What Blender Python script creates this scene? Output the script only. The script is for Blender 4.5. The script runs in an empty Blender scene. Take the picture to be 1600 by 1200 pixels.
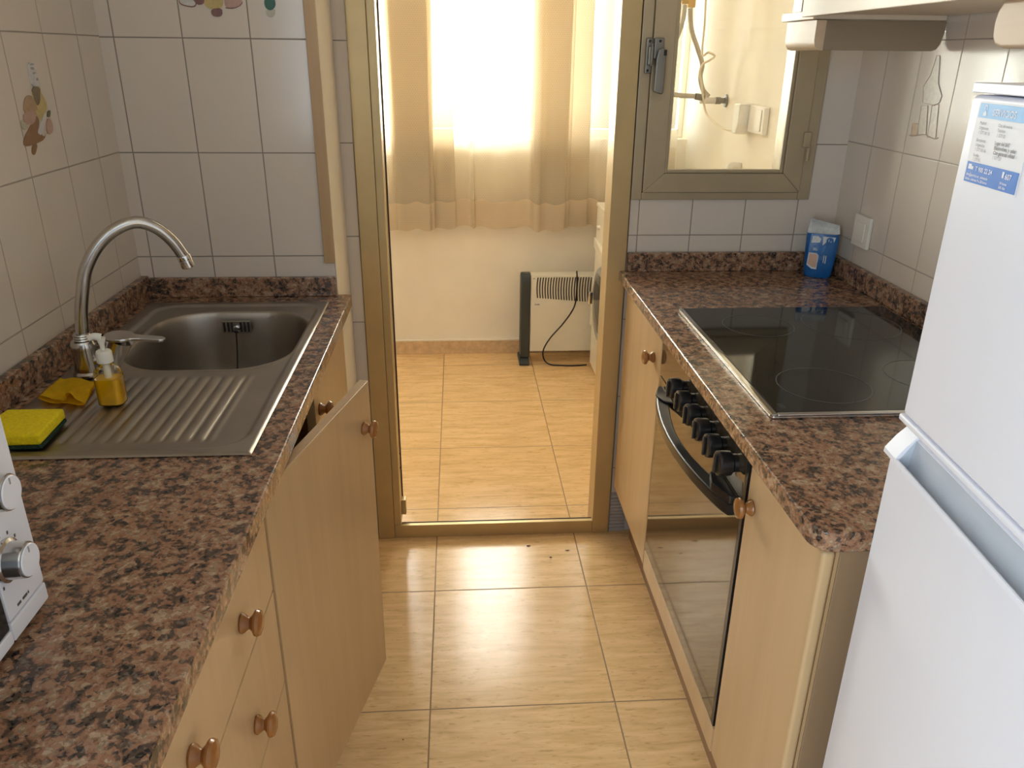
import bpy, bmesh, math, random
import numpy as np
from mathutils import Vector, Matrix
random.seed(7)
SC = bpy.context.scene
COL = SC.collection
PI = math.pi

# ------------------------------------------------------------------ materials
def srgb(r, g, b):
    f = lambda c: (c/255/12.92) if c/255 <= 0.04045 else ((c/255+0.055)/1.055)**2.4
    return (f(r), f(g), f(b), 1.0)

class NT:
    def __init__(s, m): s.t = m.node_tree; s.n = s.t.nodes; s.l = s.t.links
    def add(s, typ, **kw):
        n = s.n.new(typ)
        for k, v in kw.items(): setattr(n, k, v)
        return n
    def link(s, a, b): s.l.new(a, b)
    def math(s, op, a, b=None, c=None, clamp=False):
        n = s.add('ShaderNodeMath', operation=op, use_clamp=clamp)
        for i, v in enumerate((a, b, c)):
            if v is None: continue
            if isinstance(v, (int, float)): n.inputs[i].default_value = v
            else: s.link(v, n.inputs[i])
        return n.outputs[0]
    def mix(s, f, a, b):
        n = s.add('ShaderNodeMix', data_type='RGBA')
        for i, v in ((0, f), (6, a), (7, b)):
            if isinstance(v, (int, float)): n.inputs[i].default_value = v
            elif isinstance(v, tuple): n.inputs[i].default_value = v
            else: s.link(v, n.inputs[i])
        return n.outputs[2]
    def ramp(s, fac, stops, mode='LINEAR'):
        n = s.add('ShaderNodeValToRGB'); cr = n.color_ramp; cr.interpolation = mode
        while len(cr.elements) < len(stops): cr.elements.new(0.5)
        for e, (p, c) in zip(cr.elements, stops): e.position = p; e.color = c
        s.link(fac, n.inputs[0]); return n.outputs[0]
    def noise(s, vec, scale, detail=4, rough=0.5, dist=0.0):
        n = s.add('ShaderNodeTexNoise'); n.inputs['Scale'].default_value = scale
        n.inputs['Detail'].default_value = detail; n.inputs['Roughness'].default_value = rough
        n.inputs['Distortion'].default_value = dist
        s.link(vec, n.inputs['Vector']); return n
    def pos(s): return s.add('ShaderNodeNewGeometry').outputs['Position']
    def mapv(s, vec, scale=(1, 1, 1), loc=(0, 0, 0)):
        n = s.add('ShaderNodeMapping'); n.inputs['Scale'].default_value = scale; n.inputs['Location'].default_value = loc
        s.link(vec, n.inputs['Vector']); return n.outputs[0]
    def bump(s, h, strength, dist=0.01):
        n = s.add('ShaderNodeBump'); n.inputs['Strength'].default_value = strength; n.inputs['Distance'].default_value = dist
        s.link(h, n.inputs['Height']); return n.outputs[0]

def newmat(name):
    m = bpy.data.materials.new(name); m.use_nodes = True
    t = NT(m); b = t.n['Principled BSDF']
    return m, t, b

def mat(name, col, rough=0.5, metal=0.0, coat=0.0, var=0.0, vscale=30, bump=0.0, bscale=80, spec=0.5):
    m, t, b = newmat(name)
    b.inputs['Base Color'].default_value = col
    b.inputs['Roughness'].default_value = rough; b.inputs['Metallic'].default_value = metal
    b.inputs['Coat Weight'].default_value = coat; b.inputs['Coat Roughness'].default_value = 0.08
    b.inputs['Specular IOR Level'].default_value = spec
    p = t.pos()
    if var:
        n = t.noise(p, vscale, 5)
        d = tuple(c*(1-var) for c in col[:3])+(1,); l = tuple(min(1, c*(1+var*0.6)) for c in col[:3])+(1,)
        t.link(t.ramp(n.outputs[0], [(0.3, d), (0.7, l)]), b.inputs['Base Color'])
    if bump:
        n = t.noise(p, bscale, 4)
        t.link(t.bump(n.outputs[0], bump, 0.004), b.inputs['Normal'])
    return m

def tile_mat(name, ax, u0, pu, z0, pz, col, grout, gw=0.0026, rough=0.16):
    m, t, b = newmat(name)
    p = t.pos(); sp = t.add('ShaderNodeSeparateXYZ'); t.link(p, sp.inputs[0])
    u = sp.outputs[ax]; z = sp.outputs[2]
    du = t.math('PINGPONG', t.math('SUBTRACT', u, u0), pu/2)
    dz = t.math('PINGPONG', t.math('SUBTRACT', z, z0), pz/2)
    d = t.math('MINIMUM', du, dz)
    mr = t.add('ShaderNodeMapRange'); mr.inputs[1].default_value = gw*0.35; mr.inputs[2].default_value = gw*0.75
    t.link(d, mr.inputs[0])
    cu = t.math('FLOOR', t.math('DIVIDE', t.math('SUBTRACT', u, u0), pu))
    cz = t.math('FLOOR', t.math('DIVIDE', t.math('SUBTRACT', z, z0), pz))
    cx = t.add('ShaderNodeCombineXYZ'); t.link(cu, cx.inputs[0]); t.link(cz, cx.inputs[1])
    wn = t.add('ShaderNodeTexWhiteNoise', noise_dimensions='3D'); t.link(cx.outputs[0], wn.inputs[0])
    n = t.noise(p, 9, 4)
    c2 = tuple(c*0.93 for c in col[:3])+(1,)
    tc = t.mix(t.math('ADD', t.math('MULTIPLY', wn.outputs[0], 0.5), t.math('MULTIPLY', n.outputs[0], 0.5)), c2, col)
    t.link(t.mix(mr.outputs[0], grout, tc), b.inputs['Base Color'])
    r = t.math('SUBTRACT', 0.7, t.math('MULTIPLY', mr.outputs[0], 0.7-rough))
    t.link(r, b.inputs['Roughness'])
    h = t.math('ADD', mr.outputs[0], t.math('MULTIPLY', n.outputs[0], 0.35))
    t.link(t.bump(h, 0.35, 0.002), b.inputs['Normal'])
    return m

def floor_mat():
    m, t, b = newmat('travertine_floor_tile')
    p = t.pos(); sp = t.add('ShaderNodeSeparateXYZ'); t.link(p, sp.inputs[0])
    X0, PX, Y0, PY = -0.0868, 0.446, 1.903, 0.4525
    du = t.math('PINGPONG', t.math('SUBTRACT', sp.outputs[0], X0), PX/2)
    dv = t.math('PINGPONG', t.math('SUBTRACT', sp.outputs[1], Y0), PY/2)
    d = t.math('MINIMUM', du, dv)
    mr = t.add('ShaderNodeMapRange'); mr.inputs[1].default_value = 0.0012; mr.inputs[2].default_value = 0.0024
    t.link(d, mr.inputs[0])
    cu = t.math('FLOOR', t.math('DIVIDE', t.math('SUBTRACT', sp.outputs[0], X0), PX))
    cv = t.math('FLOOR', t.math('DIVIDE', t.math('SUBTRACT', sp.outputs[1], Y0), PY))
    cx = t.add('ShaderNodeCombineXYZ'); t.link(cu, cx.inputs[0]); t.link(cv, cx.inputs[1])
    wn = t.add('ShaderNodeTexWhiteNoise', noise_dimensions='3D'); t.link(cx.outputs[0], wn.inputs[0])
    va = t.add('ShaderNodeVectorMath', operation='ADD'); sc = t.add('ShaderNodeVectorMath', operation='SCALE')
    t.link(wn.outputs[1], sc.inputs[0]); sc.inputs['Scale'].default_value = 7.0
    t.link(p, va.inputs[0]); t.link(sc.outputs[0], va.inputs[1])
    v1 = t.mapv(va.outputs[0], (6.0, 44.0, 1)); n1 = t.noise(v1, 1.0, 9, 0.66, 0.5)
    v2 = t.mapv(va.outputs[0], (34.0, 130.0, 1)); n2 = t.noise(v2, 1.0, 5, 0.6, 0.2)
    n3 = t.noise(va.outputs[0], 3.0, 3)
    c1 = t.ramp(n1.outputs[0], [(0.25, (0.52, 0.325, 0.15, 1)), (0.45, (0.70, 0.475, 0.235, 1)), (0.58, (0.79, 0.555, 0.295, 1)), (0.78, (0.84, 0.625, 0.36, 1))])
    veins = t.ramp(n2.outputs[0], [(0.30, (0.62, 0.54, 0.46, 1)), (0.43, (1, 1, 1, 1))])
    mm = t.add('ShaderNodeMix', data_type='RGBA', blend_type='MULTIPLY'); mm.inputs[0].default_value = 0.75
    t.link(c1, mm.inputs[6]); t.link(veins, mm.inputs[7])
    c3 = t.mix(t.math('MULTIPLY', n3.outputs[0], 0.25), mm.outputs[2], (0.80, 0.555, 0.30, 1))
    t.link(t.mix(mr.outputs[0], (0.27, 0.175, 0.095, 1), c3), b.inputs['Base Color'])
    rr = t.math('ADD', 0.10, t.math('MULTIPLY', n2.outputs[0], 0.16)); b.inputs['Specular IOR Level'].default_value = 0.36
    t.link(t.math('SUBTRACT', t.math('ADD', rr, 0.5), t.math('MULTIPLY', mr.outputs[0], 0.5)), b.inputs['Roughness'])
    h = t.math('ADD', t.math('MULTIPLY', mr.outputs[0], 1.0), t.math('MULTIPLY', n2.outputs[0], 0.25))
    t.link(t.bump(h, 0.25, 0.002), b.inputs['Normal'])
    return m

def granite_mat():
    m, t, b = newmat('polished_granite')
    p = t.pos()
    dn = t.noise(p, 60, 4); va = t.add('ShaderNodeVectorMath', operation='ADD'); sc = t.add('ShaderNodeVectorMath', operation='SCALE')
    t.link(dn.outputs[1], sc.inputs[0]); sc.inputs['Scale'].default_value = 0.009
    t.link(p, va.inputs[0]); t.link(sc.outputs[0], va.inputs[1])
    vo = t.add('ShaderNodeTexVoronoi'); vo.inputs['Scale'].default_value = 150; t.link(va.outputs[0], vo.inputs['Vector'])
    vb = t.add('ShaderNodeTexVoronoi'); vb.inputs['Scale'].default_value = 280; t.link(va.outputs[0], vb.inputs['Vector'])
    big = t.noise(p, 48, 4, 0.6, 0.3)
    sa = t.add('ShaderNodeSeparateColor'); t.link(vo.outputs['Color'], sa.inputs[0])
    sb = t.add('ShaderNodeSeparateColor'); t.link(vb.outputs['Color'], sb.inputs[0])
    k = t.math('ADD', t.math('MULTIPLY', sa.outputs[0], 0.55), t.math('MULTIPLY', t.math('SUBTRACT', big.outputs[0], 0.5), 2.4))
    k = t.math('ADD', k, 0.22)
    c1 = t.ramp(k, [(0.0, (0.018, 0.016, 0.016, 1)), (0.21, (0.055, 0.042, 0.034, 1)), (0.33, (0.15, 0.078, 0.046, 1)),
                    (0.42, (0.30, 0.148, 0.085, 1)), (0.61, (0.37, 0.20, 0.12, 1)), (0.74, (0.29, 0.205, 0.13, 1)), (0.86, (0.48, 0.34, 0.225, 1))], 'CONSTANT')
    c2 = t.ramp(sb.outputs[1], [(0.0, (0.02, 0.018, 0.018, 1)), (0.17, (0.26, 0.15, 0.095, 1)), (0.80, (0.45, 0.35, 0.26, 1)), (0.92, (0.10, 0.085, 0.075, 1))], 'CONSTANT')
    t.link(t.mix(0.28, c1, c2), b.inputs['Base Color'])
    b.inputs['Roughness'].default_value = 0.17
    b.inputs['Specular IOR Level'].default_value = 0.45
    return m

def wood_mat(name, c_lo, c_hi, rough=0.33, axis=2):
    m, t, b = newmat(name)
    s = [26, 26, 26]; s[axis] = 1.6
    p = t.mapv(t.pos(), tuple(s)); n = t.noise(p, 1.0, 6, 0.55, 0.6)
    q = t.noise(t.pos(), 2.3, 3)
    k = t.math('ADD', t.math('MULTIPLY', n.outputs[0], 0.6), t.math('MULTIPLY', q.outputs[0], 0.4))
    t.link(t.ramp(k, [(0.32, c_lo), (0.66, c_hi)]), b.inputs['Base Color'])
    b.inputs['Roughness'].default_value = rough
    t.link(t.bump(n.outputs[0], 0.05, 0.002), b.inputs['Normal'])
    return m

def glass_pane_mat(name, tint=(0.97, 0.985, 0.975, 1)):
    m = bpy.data.materials.new(name); m.use_nodes = True; t = NT(m)
    t.n.remove(t.n['Principled BSDF']); out = t.n['Material Output']
    tr = t.add('ShaderNodeBsdfTransparent'); tr.inputs[0].default_value = tint
    gl = t.add('ShaderNodeBsdfGlossy'); gl.inputs['Roughness'].default_value = 0.02
    fr = t.add('ShaderNodeFresnel'); fr.inputs[0].default_value = 1.45
    n = t.noise(t.pos(), 4, 2); k = t.math('ADD', fr.outputs[0], t.math('MULTIPLY', n.outputs[0], 0.01))
    mx = t.add('ShaderNodeMixShader'); t.link(k, mx.inputs[0])
    t.link(tr.outputs[0], mx.inputs[1]); t.link(gl.outputs[0], mx.inputs[2]); t.link(mx.outputs[0], out.inputs[0])
    return m

def curtain_mat(name, trans, body):
    m = bpy.data.materials.new(name); m.use_nodes = True; t = NT(m)
    t.n.remove(t.n['Principled BSDF']); out = t.n['Material Output']
    p = t.pos(); sp = t.add('ShaderNodeSeparateXYZ'); t.link(p, sp.inputs[0])
    w = t.math('MULTIPLY', t.math('SINE', t.math('MULTIPLY', sp.outputs[0], 2*PI/0.011)), t.math('SINE', t.math('MULTIPLY', sp.outputs[2], 2*PI/0.016)))
    hole = t.math('GREATER_THAN', w, 0.62)
    rowz = t.math('MULTIPLY', t.math('ADD', t.math('SINE', t.math('MULTIPLY', sp.outputs[2], 2*PI/0.008)), 1.0), 0.03)
    tr = t.add('ShaderNodeBsdfTransparent'); tr.inputs[0].default_value = (1.0, 0.98, 0.94, 1)
    tl = t.add('ShaderNodeBsdfTranslucent'); tl.inputs[0].default_value = body
    df = t.add('ShaderNodeBsdfDiffuse'); df.inputs[0].default_value = (0.88, 0.78, 0.60, 1)
    m1 = t.add('ShaderNodeMixShader'); m1.inputs[0].default_value = 0.5
    t.link(tl.outputs[0], m1.inputs[1]); t.link(df.outputs[0], m1.inputs[2])
    m2 = t.add('ShaderNodeMixShader')
    k = t.math('ADD', t.math('ADD', trans, t.math('MULTIPLY', hole, 0.12)), rowz)
    t.link(k, m2.inputs[0]); t.link(m1.outputs[0], m2.inputs[1]); t.link(tr.outputs[0], m2.inputs[2])
    t.link(m2.outputs[0], out.inputs[0])
    return m

def liquid_mat(name, col, dens_rough=0.05):
    m, t, b = newmat(name)
    b.inputs['Base Color'].default_value = col; b.inputs['Transmission Weight'].default_value = 0.85
    b.inputs['Roughness'].default_value = dens_rough; b.inputs['IOR'].default_value = 1.36
    n = t.noise(t.pos(), 30, 2)
    t.link(t.ramp(n.outputs[0], [(0.3, tuple(c*0.93 for c in col[:3])+(1,)), (0.7, col)]), b.inputs['Base Color'])
    return m

TILE = (0.69, 0.62, 0.545, 1); GROUT = (0.27, 0.23, 0.195, 1)
M = {}
M['floor'] = floor_mat()
M['granite'] = granite_mat()
M['tile_left'] = tile_mat('wall_tile_left', 1, 1.555, 0.150, 0.979, 0.2485, TILE, (0.36, 0.31, 0.27, 1))
M['tile_back'] = tile_mat('wall_tile_back', 0, -0.609, 0.1492, 0.979, 0.2475, TILE, GROUT)
M['tile_door'] = tile_mat('wall_tile_door', 0, 0.503, 0.151, 0.9785, 0.2485, TILE, GROUT)
M['tile_right'] = tile_mat('wall_tile_right', 1, 1.752, 0.1545, 0.987, 0.2495, TILE, (0.40, 0.35, 0.30, 1))
M['plaster'] = mat('cream_plaster', (0.85, 0.79, 0.68, 1), 0.85, var=0.04, vscale=6, bump=0.12, bscale=30)
M['plaster_white'] = mat('white_plaster', (0.80, 0.77, 0.72, 1), 0.9, var=0.03, vscale=5)
M['ceiling'] = mat('ceiling_paint', (0.82, 0.80, 0.76, 1), 0.9, var=0.02, vscale=3)
M['gold'] = mat('champagne_aluminium', (0.52, 0.385, 0.19, 1), 0.36, metal=0.45, var=0.06, vscale=12)
M['gold_pale'] = mat('champagne_aluminium_pale', (0.44, 0.36, 0.24, 1), 0.4, metal=0.4, var=0.05, vscale=12)
M['gasket'] = mat('dark_gasket', (0.05, 0.02, 0.015, 1), 0.6, var=0.2)
M['wood'] = wood_mat('birch_laminate', (0.515, 0.35, 0.182, 1), (0.595, 0.42, 0.238, 1))
M['wood_in'] = wood_mat('birch_edge', (0.40, 0.255, 0.13, 1), (0.50, 0.33, 0.18, 1), 0.5)
M['trim'] = wood_mat('beech_trim', (0.42, 0.27, 0.135, 1), (0.52, 0.35, 0.19, 1), 0.4)
M['trim_dark'] = wood_mat('dark_side_laminate', (0.27, 0.175, 0.10, 1), (0.33, 0.22, 0.13, 1), 0.45)  # end cabinet side, shade beside the fridge put into the wood colour
M['pelmet_dark'] = wood_mat('pelmet_return_darker', (0.27, 0.205, 0.14, 1), (0.32, 0.25, 0.175, 1), 0.45, 0)  # return piece coloured darker than the front pelmet
M['knob'] = wood_mat('varnished_knob', (0.25, 0.097, 0.024, 1), (0.36, 0.15, 0.042, 1), 0.22, 0)
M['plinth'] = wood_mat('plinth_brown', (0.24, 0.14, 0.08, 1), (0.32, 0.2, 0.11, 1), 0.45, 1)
M['pelmet'] = wood_mat('pelmet_birch', (0.58, 0.43, 0.29, 1), (0.66, 0.51, 0.36, 1), 0.4, 1)
M['cream_panel'] = wood_mat('cream_panel', (0.70, 0.585, 0.45, 1), (0.76, 0.65, 0.51, 1), 0.35, 1)
M['steel'] = mat('brushed_steel', (0.41, 0.375, 0.33, 1), 0.38, metal=1.0, var=0.10, vscale=14)
M['chrome'] = mat('satin_chrome', (0.58, 0.56, 0.54, 1), 0.18, metal=1.0, var=0.05, vscale=20)
M['chrome_pol'] = mat('polished_chrome', (0.72, 0.71, 0.70, 1), 0.08, metal=1.0, var=0.03)
M['black'] = mat('black_plastic', (0.012, 0.012, 0.013, 1), 0.28, var=0.1)
M['black_matt'] = mat('black_rubber', (0.012, 0.011, 0.011, 1), 0.6, var=0.1)
M['hob'] = mat('black_ceramic_glass', (0.012, 0.011, 0.009, 1), 0.06, var=0.1, spec=0.42)
M['ring'] = mat('hob_ring_print', (0.10, 0.095, 0.085, 1), 0.3, var=0.1)
M['oven_glass'] = mat('bronze_oven_glass', (0.13, 0.10, 0.066, 1), 0.055, metal=0.6, var=0.05, spec=1.0)
M['white'] = mat('white_enamel', (0.79, 0.805, 0.885, 1), 0.32, var=0.015, vscale=6)
M['white_cream'] = mat('appliance_cream_white', (0.84, 0.80, 0.70, 1), 0.3, var=0.02, vscale=6)
M['white_plastic'] = mat('white_plastic', (0.82, 0.79, 0.73, 1), 0.4, var=0.02)
M['recess'] = mat('grey_recess_plastic', (0.50, 0.54, 0.60, 1), 0.45, var=0.03)
M['grey_plastic'] = mat('grey_plastic', (0.30, 0.30, 0.31, 1), 0.4, var=0.05)
M['grey_metal'] = mat('grey_cast_metal', (0.24, 0.225, 0.20, 1), 0.42, metal=0.7, var=0.06)
M['dark_glass'] = mat('dark_door_glass', (0.03, 0.032, 0.035, 1), 0.06, var=0.1)
M['blue'] = mat('blue_print', srgb(22, 112, 200), 0.45, var=0.05, vscale=60)
M['blue_light'] = mat('light_blue_print', srgb(120, 180, 228), 0.45, var=0.08, vscale=60)
M['white_paper'] = mat('white_paper', (0.80, 0.80, 0.83, 1), 0.5, var=0.02)
M['text_grey'] = mat('grey_print', (0.30, 0.29, 0.30, 1), 0.6, var=0.05)
M['text_white'] = mat('white_print', (0.86, 0.88, 0.92, 1), 0.6, var=0.03)
M['text_dark'] = mat('dark_print', (0.08, 0.075, 0.08, 1), 0.6, var=0.05)
M['blue_bag'] = mat('blue_plastic_film', (0.010, 0.115, 0.36, 1), 0.3, var=0.15, vscale=40, bump=0.4, bscale=55)
M['white_film'] = mat('white_plastic_film', (0.62, 0.66, 0.69, 1), 0.35, var=0.15, vscale=70, bump=0.4, bscale=55)
M['skin_print'] = mat('peach_print', (0.60, 0.40, 0.29, 1), 0.4, var=0.1)
M['sponge'] = mat('yellow_sponge', (0.90, 0.72, 0.006, 1), 0.9, var=0.12, vscale=200, bump=0.6, bscale=500)
M['scourer'] = mat('green_scourer', (0.014, 0.05, 0.028, 1), 0.95, var=0.4, vscale=400, bump=0.8, bscale=700)
M['cloth'] = mat('orange_yellow_cloth', (0.97, 0.64, 0.008, 1), 0.9, var=0.12, vscale=70, bump=0.5, bscale=500)
M['soap'] = mat('yellow_soap', (0.92, 0.55, 0.004, 1), 0.15, var=0.08, vscale=40)
M['clear'] = glass_pane_mat('clear_bottle', (0.97, 0.95, 0.88, 1))
M['pump'] = mat('white_pump_plastic', (0.80, 0.78, 0.72, 1), 0.35, var=0.02)
M['heater'] = mat('heater_enamel', (0.72, 0.69, 0.59, 1), 0.4, var=0.02)
M['heater_dark'] = mat('heater_end_plastic', (0.035, 0.042, 0.042, 1), 0.45, var=0.1)
M['slot'] = mat('dark_slot', (0.05, 0.042, 0.03, 1), 0.7, var=0.1)
M['cord'] = mat('dark_cord', (0.015, 0.01, 0.016, 1), 0.5, var=0.1)
M['hose'] = mat('grey_hose', (0.46, 0.41, 0.33, 1), 0.45, metal=0.25, var=0.1, vscale=200)
M['brass'] = mat('brass_fitting', (0.52, 0.34, 0.12, 1), 0.35, metal=0.9, var=0.1)
M['cable'] = mat('white_cable', (0.76, 0.66, 0.50, 1), 0.5, var=0.04)
M['skirt'] = mat('travertine_skirting', (0.62, 0.44, 0.27, 1), 0.3, var=0.18, vscale=40)
M['bead'] = mat('white_bead', (0.82, 0.76, 0.66, 1), 0.6, var=0.03)
M['vent'] = mat('grey_vent', (0.40, 0.38, 0.37, 1), 0.5, var=0.05)
M['curtain'] = curtain_mat('sheer_beige_curtain', 0.24, (0.44, 0.375, 0.275, 1))
M['hem'] = curtain_mat('curtain_hem_cloth', 0.06, (0.62, 0.47, 0.31, 1))
M['pane'] = glass_pane_mat('clear_window_pane')
M['crumb'] = mat('brown_crumb', (0.10, 0.05, 0.025, 1), 0.8, var=0.3)
for k, c in dict(d_brown=(0.27, 0.135, 0.05), d_bread=(0.42, 0.27, 0.15), d_pink=(0.47, 0.30, 0.24), d_yellow=(0.53, 0.41, 0.16),
                 d_neck=(0.20, 0.15, 0.075), d_purple=(0.22, 0.105, 0.095), d_white=(0.60, 0.58, 0.57), d_green=(0.012, 0.10, 0.055),
                 d_grey=(0.36, 0.33, 0.30), d_olive=(0.13, 0.125, 0.05), d_shadow=(0.46, 0.43, 0.34), d_faint=(0.60, 0.54, 0.45),
                 d_line=(0.52, 0.42, 0.34), d_orange=(0.56, 0.40, 0.25)).items():
    M[k] = mat('print_'+k[2:], c+(1,), 0.3, var=0.12, vscale=120)

# ------------------------------------------------------------------ geometry helpers
def box(bm, x0, x1, y0, y1, z0, z1, bev=0.0, seg=2):
    vs = [bm.verts.new((x, y, z)) for x in (x0, x1) for y in (y0, y1) for z in (z0, z1)]
    q = [(0, 1, 3, 2), (4, 6, 7, 5), (0, 4, 5, 1), (2, 3, 7, 6), (0, 2, 6, 4), (1, 5, 7, 3)]
    fs = [bm.faces.new([vs[i] for i in f]) for f in q]
    if bev:
        es = list({e for f in fs for e in f.edges})
        bmesh.ops.bevel(bm, geom=es, offset=bev, segments=seg, affect='EDGES', profile=0.5)
    return bm

def prism(bm, poly, axis, a0, a1, bev=0.0, seg=2, which=None):
    """poly: 2-D points in the two other axes (x,y,z order), extruded along axis."""
    def P(p, a):
        l = list(p); l.insert(axis, a); return l
    A = [bm.verts.new(P(p, a0)) for p in poly]; B = [bm.verts.new(P(p, a1)) for p in poly]
    n = len(poly); fs = [bm.faces.new(A), bm.faces.new(B[::-1])]
    for i in range(n): fs.append(bm.faces.new((A[i], B[i], B[(i+1) % n], A[(i+1) % n])))
    bmesh.ops.recalc_face_normals(bm, faces=fs)
    if bev:
        es = list({e for f in fs[:2] for e in f.edges}) if which == 'caps' else list({e for f in fs for e in f.edges})
        bmesh.ops.bevel(bm, geom=es, offset=bev, segments=seg, affect='EDGES', profile=0.5)
    return bm

def frame_of(d):
    d = Vector(d).normalized(); up = Vector((0, 0, 1)) if abs(d.z) < 0.9 else Vector((1, 0, 0))
    a = d.cross(up).normalized(); return d, a, a.cross(d).normalized()

def lathe(bm, prof, origin, axis=(0, 0, 1), seg=32, caps=True):
    d, a, b = frame_of(axis); o = Vector(origin); rings = []
    for r, h in prof:
        rings.append([bm.verts.new(o+d*h+(a*math.cos(2*PI*i/seg)+b*math.sin(2*PI*i/seg))*max(r, 1e-5)) for i in range(seg)])
    fs = []
    for p, q in zip(rings, rings[1:]):
        for i in range(seg): fs.append(bm.faces.new((p[i], p[(i+1) % seg], q[(i+1) % seg], q[i])))
    if caps: fs.append(bm.faces.new(rings[0][::-1])); fs.append(bm.faces.new(rings[-1]))
    bmesh.ops.recalc_face_normals(bm, faces=fs)
    return bm

def smooth(pts, n=8):
    pts = [Vector(p) for p in pts]; out = []
    for i in range(len(pts)-1):
        p0 = pts[max(i-1, 0)]; p1 = pts[i]; p2 = pts[i+1]; p3 = pts[min(i+2, len(pts)-1)]
        for k in range(n):
            t = k/n
            out.append(0.5*((2*p1)+(p2-p0)*t+(2*p0-5*p1+4*p2-p3)*t*t+(3*p1-p0-3*p2+p3)*t**3))
    out.append(pts[-1]); return out

def tube(bm, pts, r, seg=14, n=8, smooth_it=True):
    P = smooth(pts, n) if smooth_it else [Vector(p) for p in pts]
    rr = r if callable(r) else (lambda t: r)
    rings = []; prev = None
    for i, p in enumerate(P):
        d = (P[min(i+1, len(P)-1)]-P[max(i-1, 0)]).normalized()
        if prev is None: _, a, _ = frame_of(d)
        else: a = (prev-d*prev.dot(d)).normalized()
        prev = a; b = d.cross(a); R = rr(i/(len(P)-1))
        rings.append([bm.verts.new(p+(a*math.cos(2*PI*k/seg)+b*math.sin(2*PI*k/seg))*R) for k in range(seg)])
    fs = []
    for p, q in zip(rings, rings[1:]):
        for k in range(seg): fs.append(bm.faces.new((p[k], p[(k+1) % seg], q[(k+1) % seg], q[k])))
    fs.append(bm.faces.new(rings[0][::-1])); fs.append(bm.faces.new(rings[-1]))
    bmesh.ops.recalc_face_normals(bm, faces=fs)
    return bm

def rrect(x0, x1, y0, y1, r, n=6):
    rs = r if isinstance(r, (list, tuple)) else [r]*4   # order: (x1,y1),(x0,y1),(x0,y0),(x1,y0)
    out = []
    for (cx, cy, s), R in zip(((x1, y1, 0), (x0, y1, 1), (x0, y0, 2), (x1, y0, 3)), rs):
        sx = -1 if cx == x1 else 1; sy = -1 if cy == y1 else 1
        for k in range(n+1):
            a = PI/2*(s+k/n); out.append((cx+sx*R+R*math.cos(a), cy+sy*R+R*math.sin(a)))
    return out

ROOTLOC = {}
def tag(o, label=None, cat=None, group=None, kind=None):
    if label: o['label'] = label
    if cat: o['category'] = cat
    if group: o['group'] = group
    if kind: o['kind'] = kind
    return o

def thing(name, loc, label, cat, rotz=0.0, group=None):
    o = bpy.data.objects.new(name, None); COL.objects.link(o); o.empty_display_size = 0.05
    o.location = loc; o.rotation_euler = (0, 0, rotz); ROOTLOC[o.name] = Vector(loc)
    return tag(o, label, cat, group)

def obj(name, bm, m, parent=None, label=None, local=False, ang=38, origin=None):
    if parent is not None:
        off = ROOTLOC[parent.name]
        if not local: bmesh.ops.translate(bm, verts=bm.verts, vec=-off)
    elif origin is not None:
        bmesh.ops.translate(bm, verts=bm.verts, vec=-Vector(origin))
    me = bpy.data.meshes.new(name); bm.to_mesh(me); bm.free()
    me.polygons.foreach_set('use_smooth', [True]*len(me.polygons))
    me.set_sharp_from_angle(angle=math.radians(ang))
    me.materials.append(m)
    o = bpy.data.objects.new(name, me); COL.objects.link(o)
    if ang < 50:
        w = o.modifiers.new('weighted_normal', 'WEIGHTED_NORMAL'); w.keep_sharp = True; w.weight = 80
    if parent is not None:
        o.parent = parent; ROOTLOC[o.name] = ROOTLOC[parent.name]
    else:
        if origin is not None: o.location = origin
        ROOTLOC[o.name] = Vector(origin) if origin is not None else Vector((0, 0, 0))
    if label: o['label'] = label
    return o

def struct(name, bm, m, parent=None, **kw):
    o = obj(name, bm, m, parent, **kw)
    if parent is None: o['kind'] = 'structure'
    return o

def B(*a, **k): return box(bmesh.new(), *a, **k)
def BB(lst, bev=0.0):
    bm = bmesh.new()
    for a in lst: box(bm, *a, bev=bev)
    return bm

def textmesh(s, size, fn, align='LEFT', bold=0.0):
    cu = bpy.data.curves.new('tmp', 'FONT'); cu.body = s; cu.size = size; cu.align_x = align; cu.offset = bold*size
    cu.resolution_u = 3
    o = bpy.data.objects.new('tmp', cu); COL.objects.link(o)
    dg = bpy.context.evaluated_depsgraph_get(); me = bpy.data.meshes.new_from_object(o.evaluated_get(dg))
    bm = bmesh.new(); bm.from_mesh(me)
    for v in bm.verts: v.co = Vector(fn(v.co.x, v.co.y))
    bpy.data.objects.remove(o); bpy.data.meshes.remove(me); bpy.data.curves.remove(cu)
    return bm

def joinbm(dst, src):
    me = bpy.data.meshes.new('t'); src.to_mesh(me); src.free(); dst.from_mesh(me); bpy.data.meshes.remove(me); return dst

H = 0.88          # worktop height
YB = 2.189        # door wall
XL, XR = -0.789, 1.072
YL = 3.89         # laundry back wall
CEIL = 2.45

# ------------------------------------------------------------------ structure
struct('floor', B(-1.45, 1.25, -1.75, 4.06, -0.08, 0.0), M['floor'])
struct('ceiling', B(-1.45, 1.25, -1.75, 4.06, CEIL, CEIL+0.08), M['ceiling'])
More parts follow.
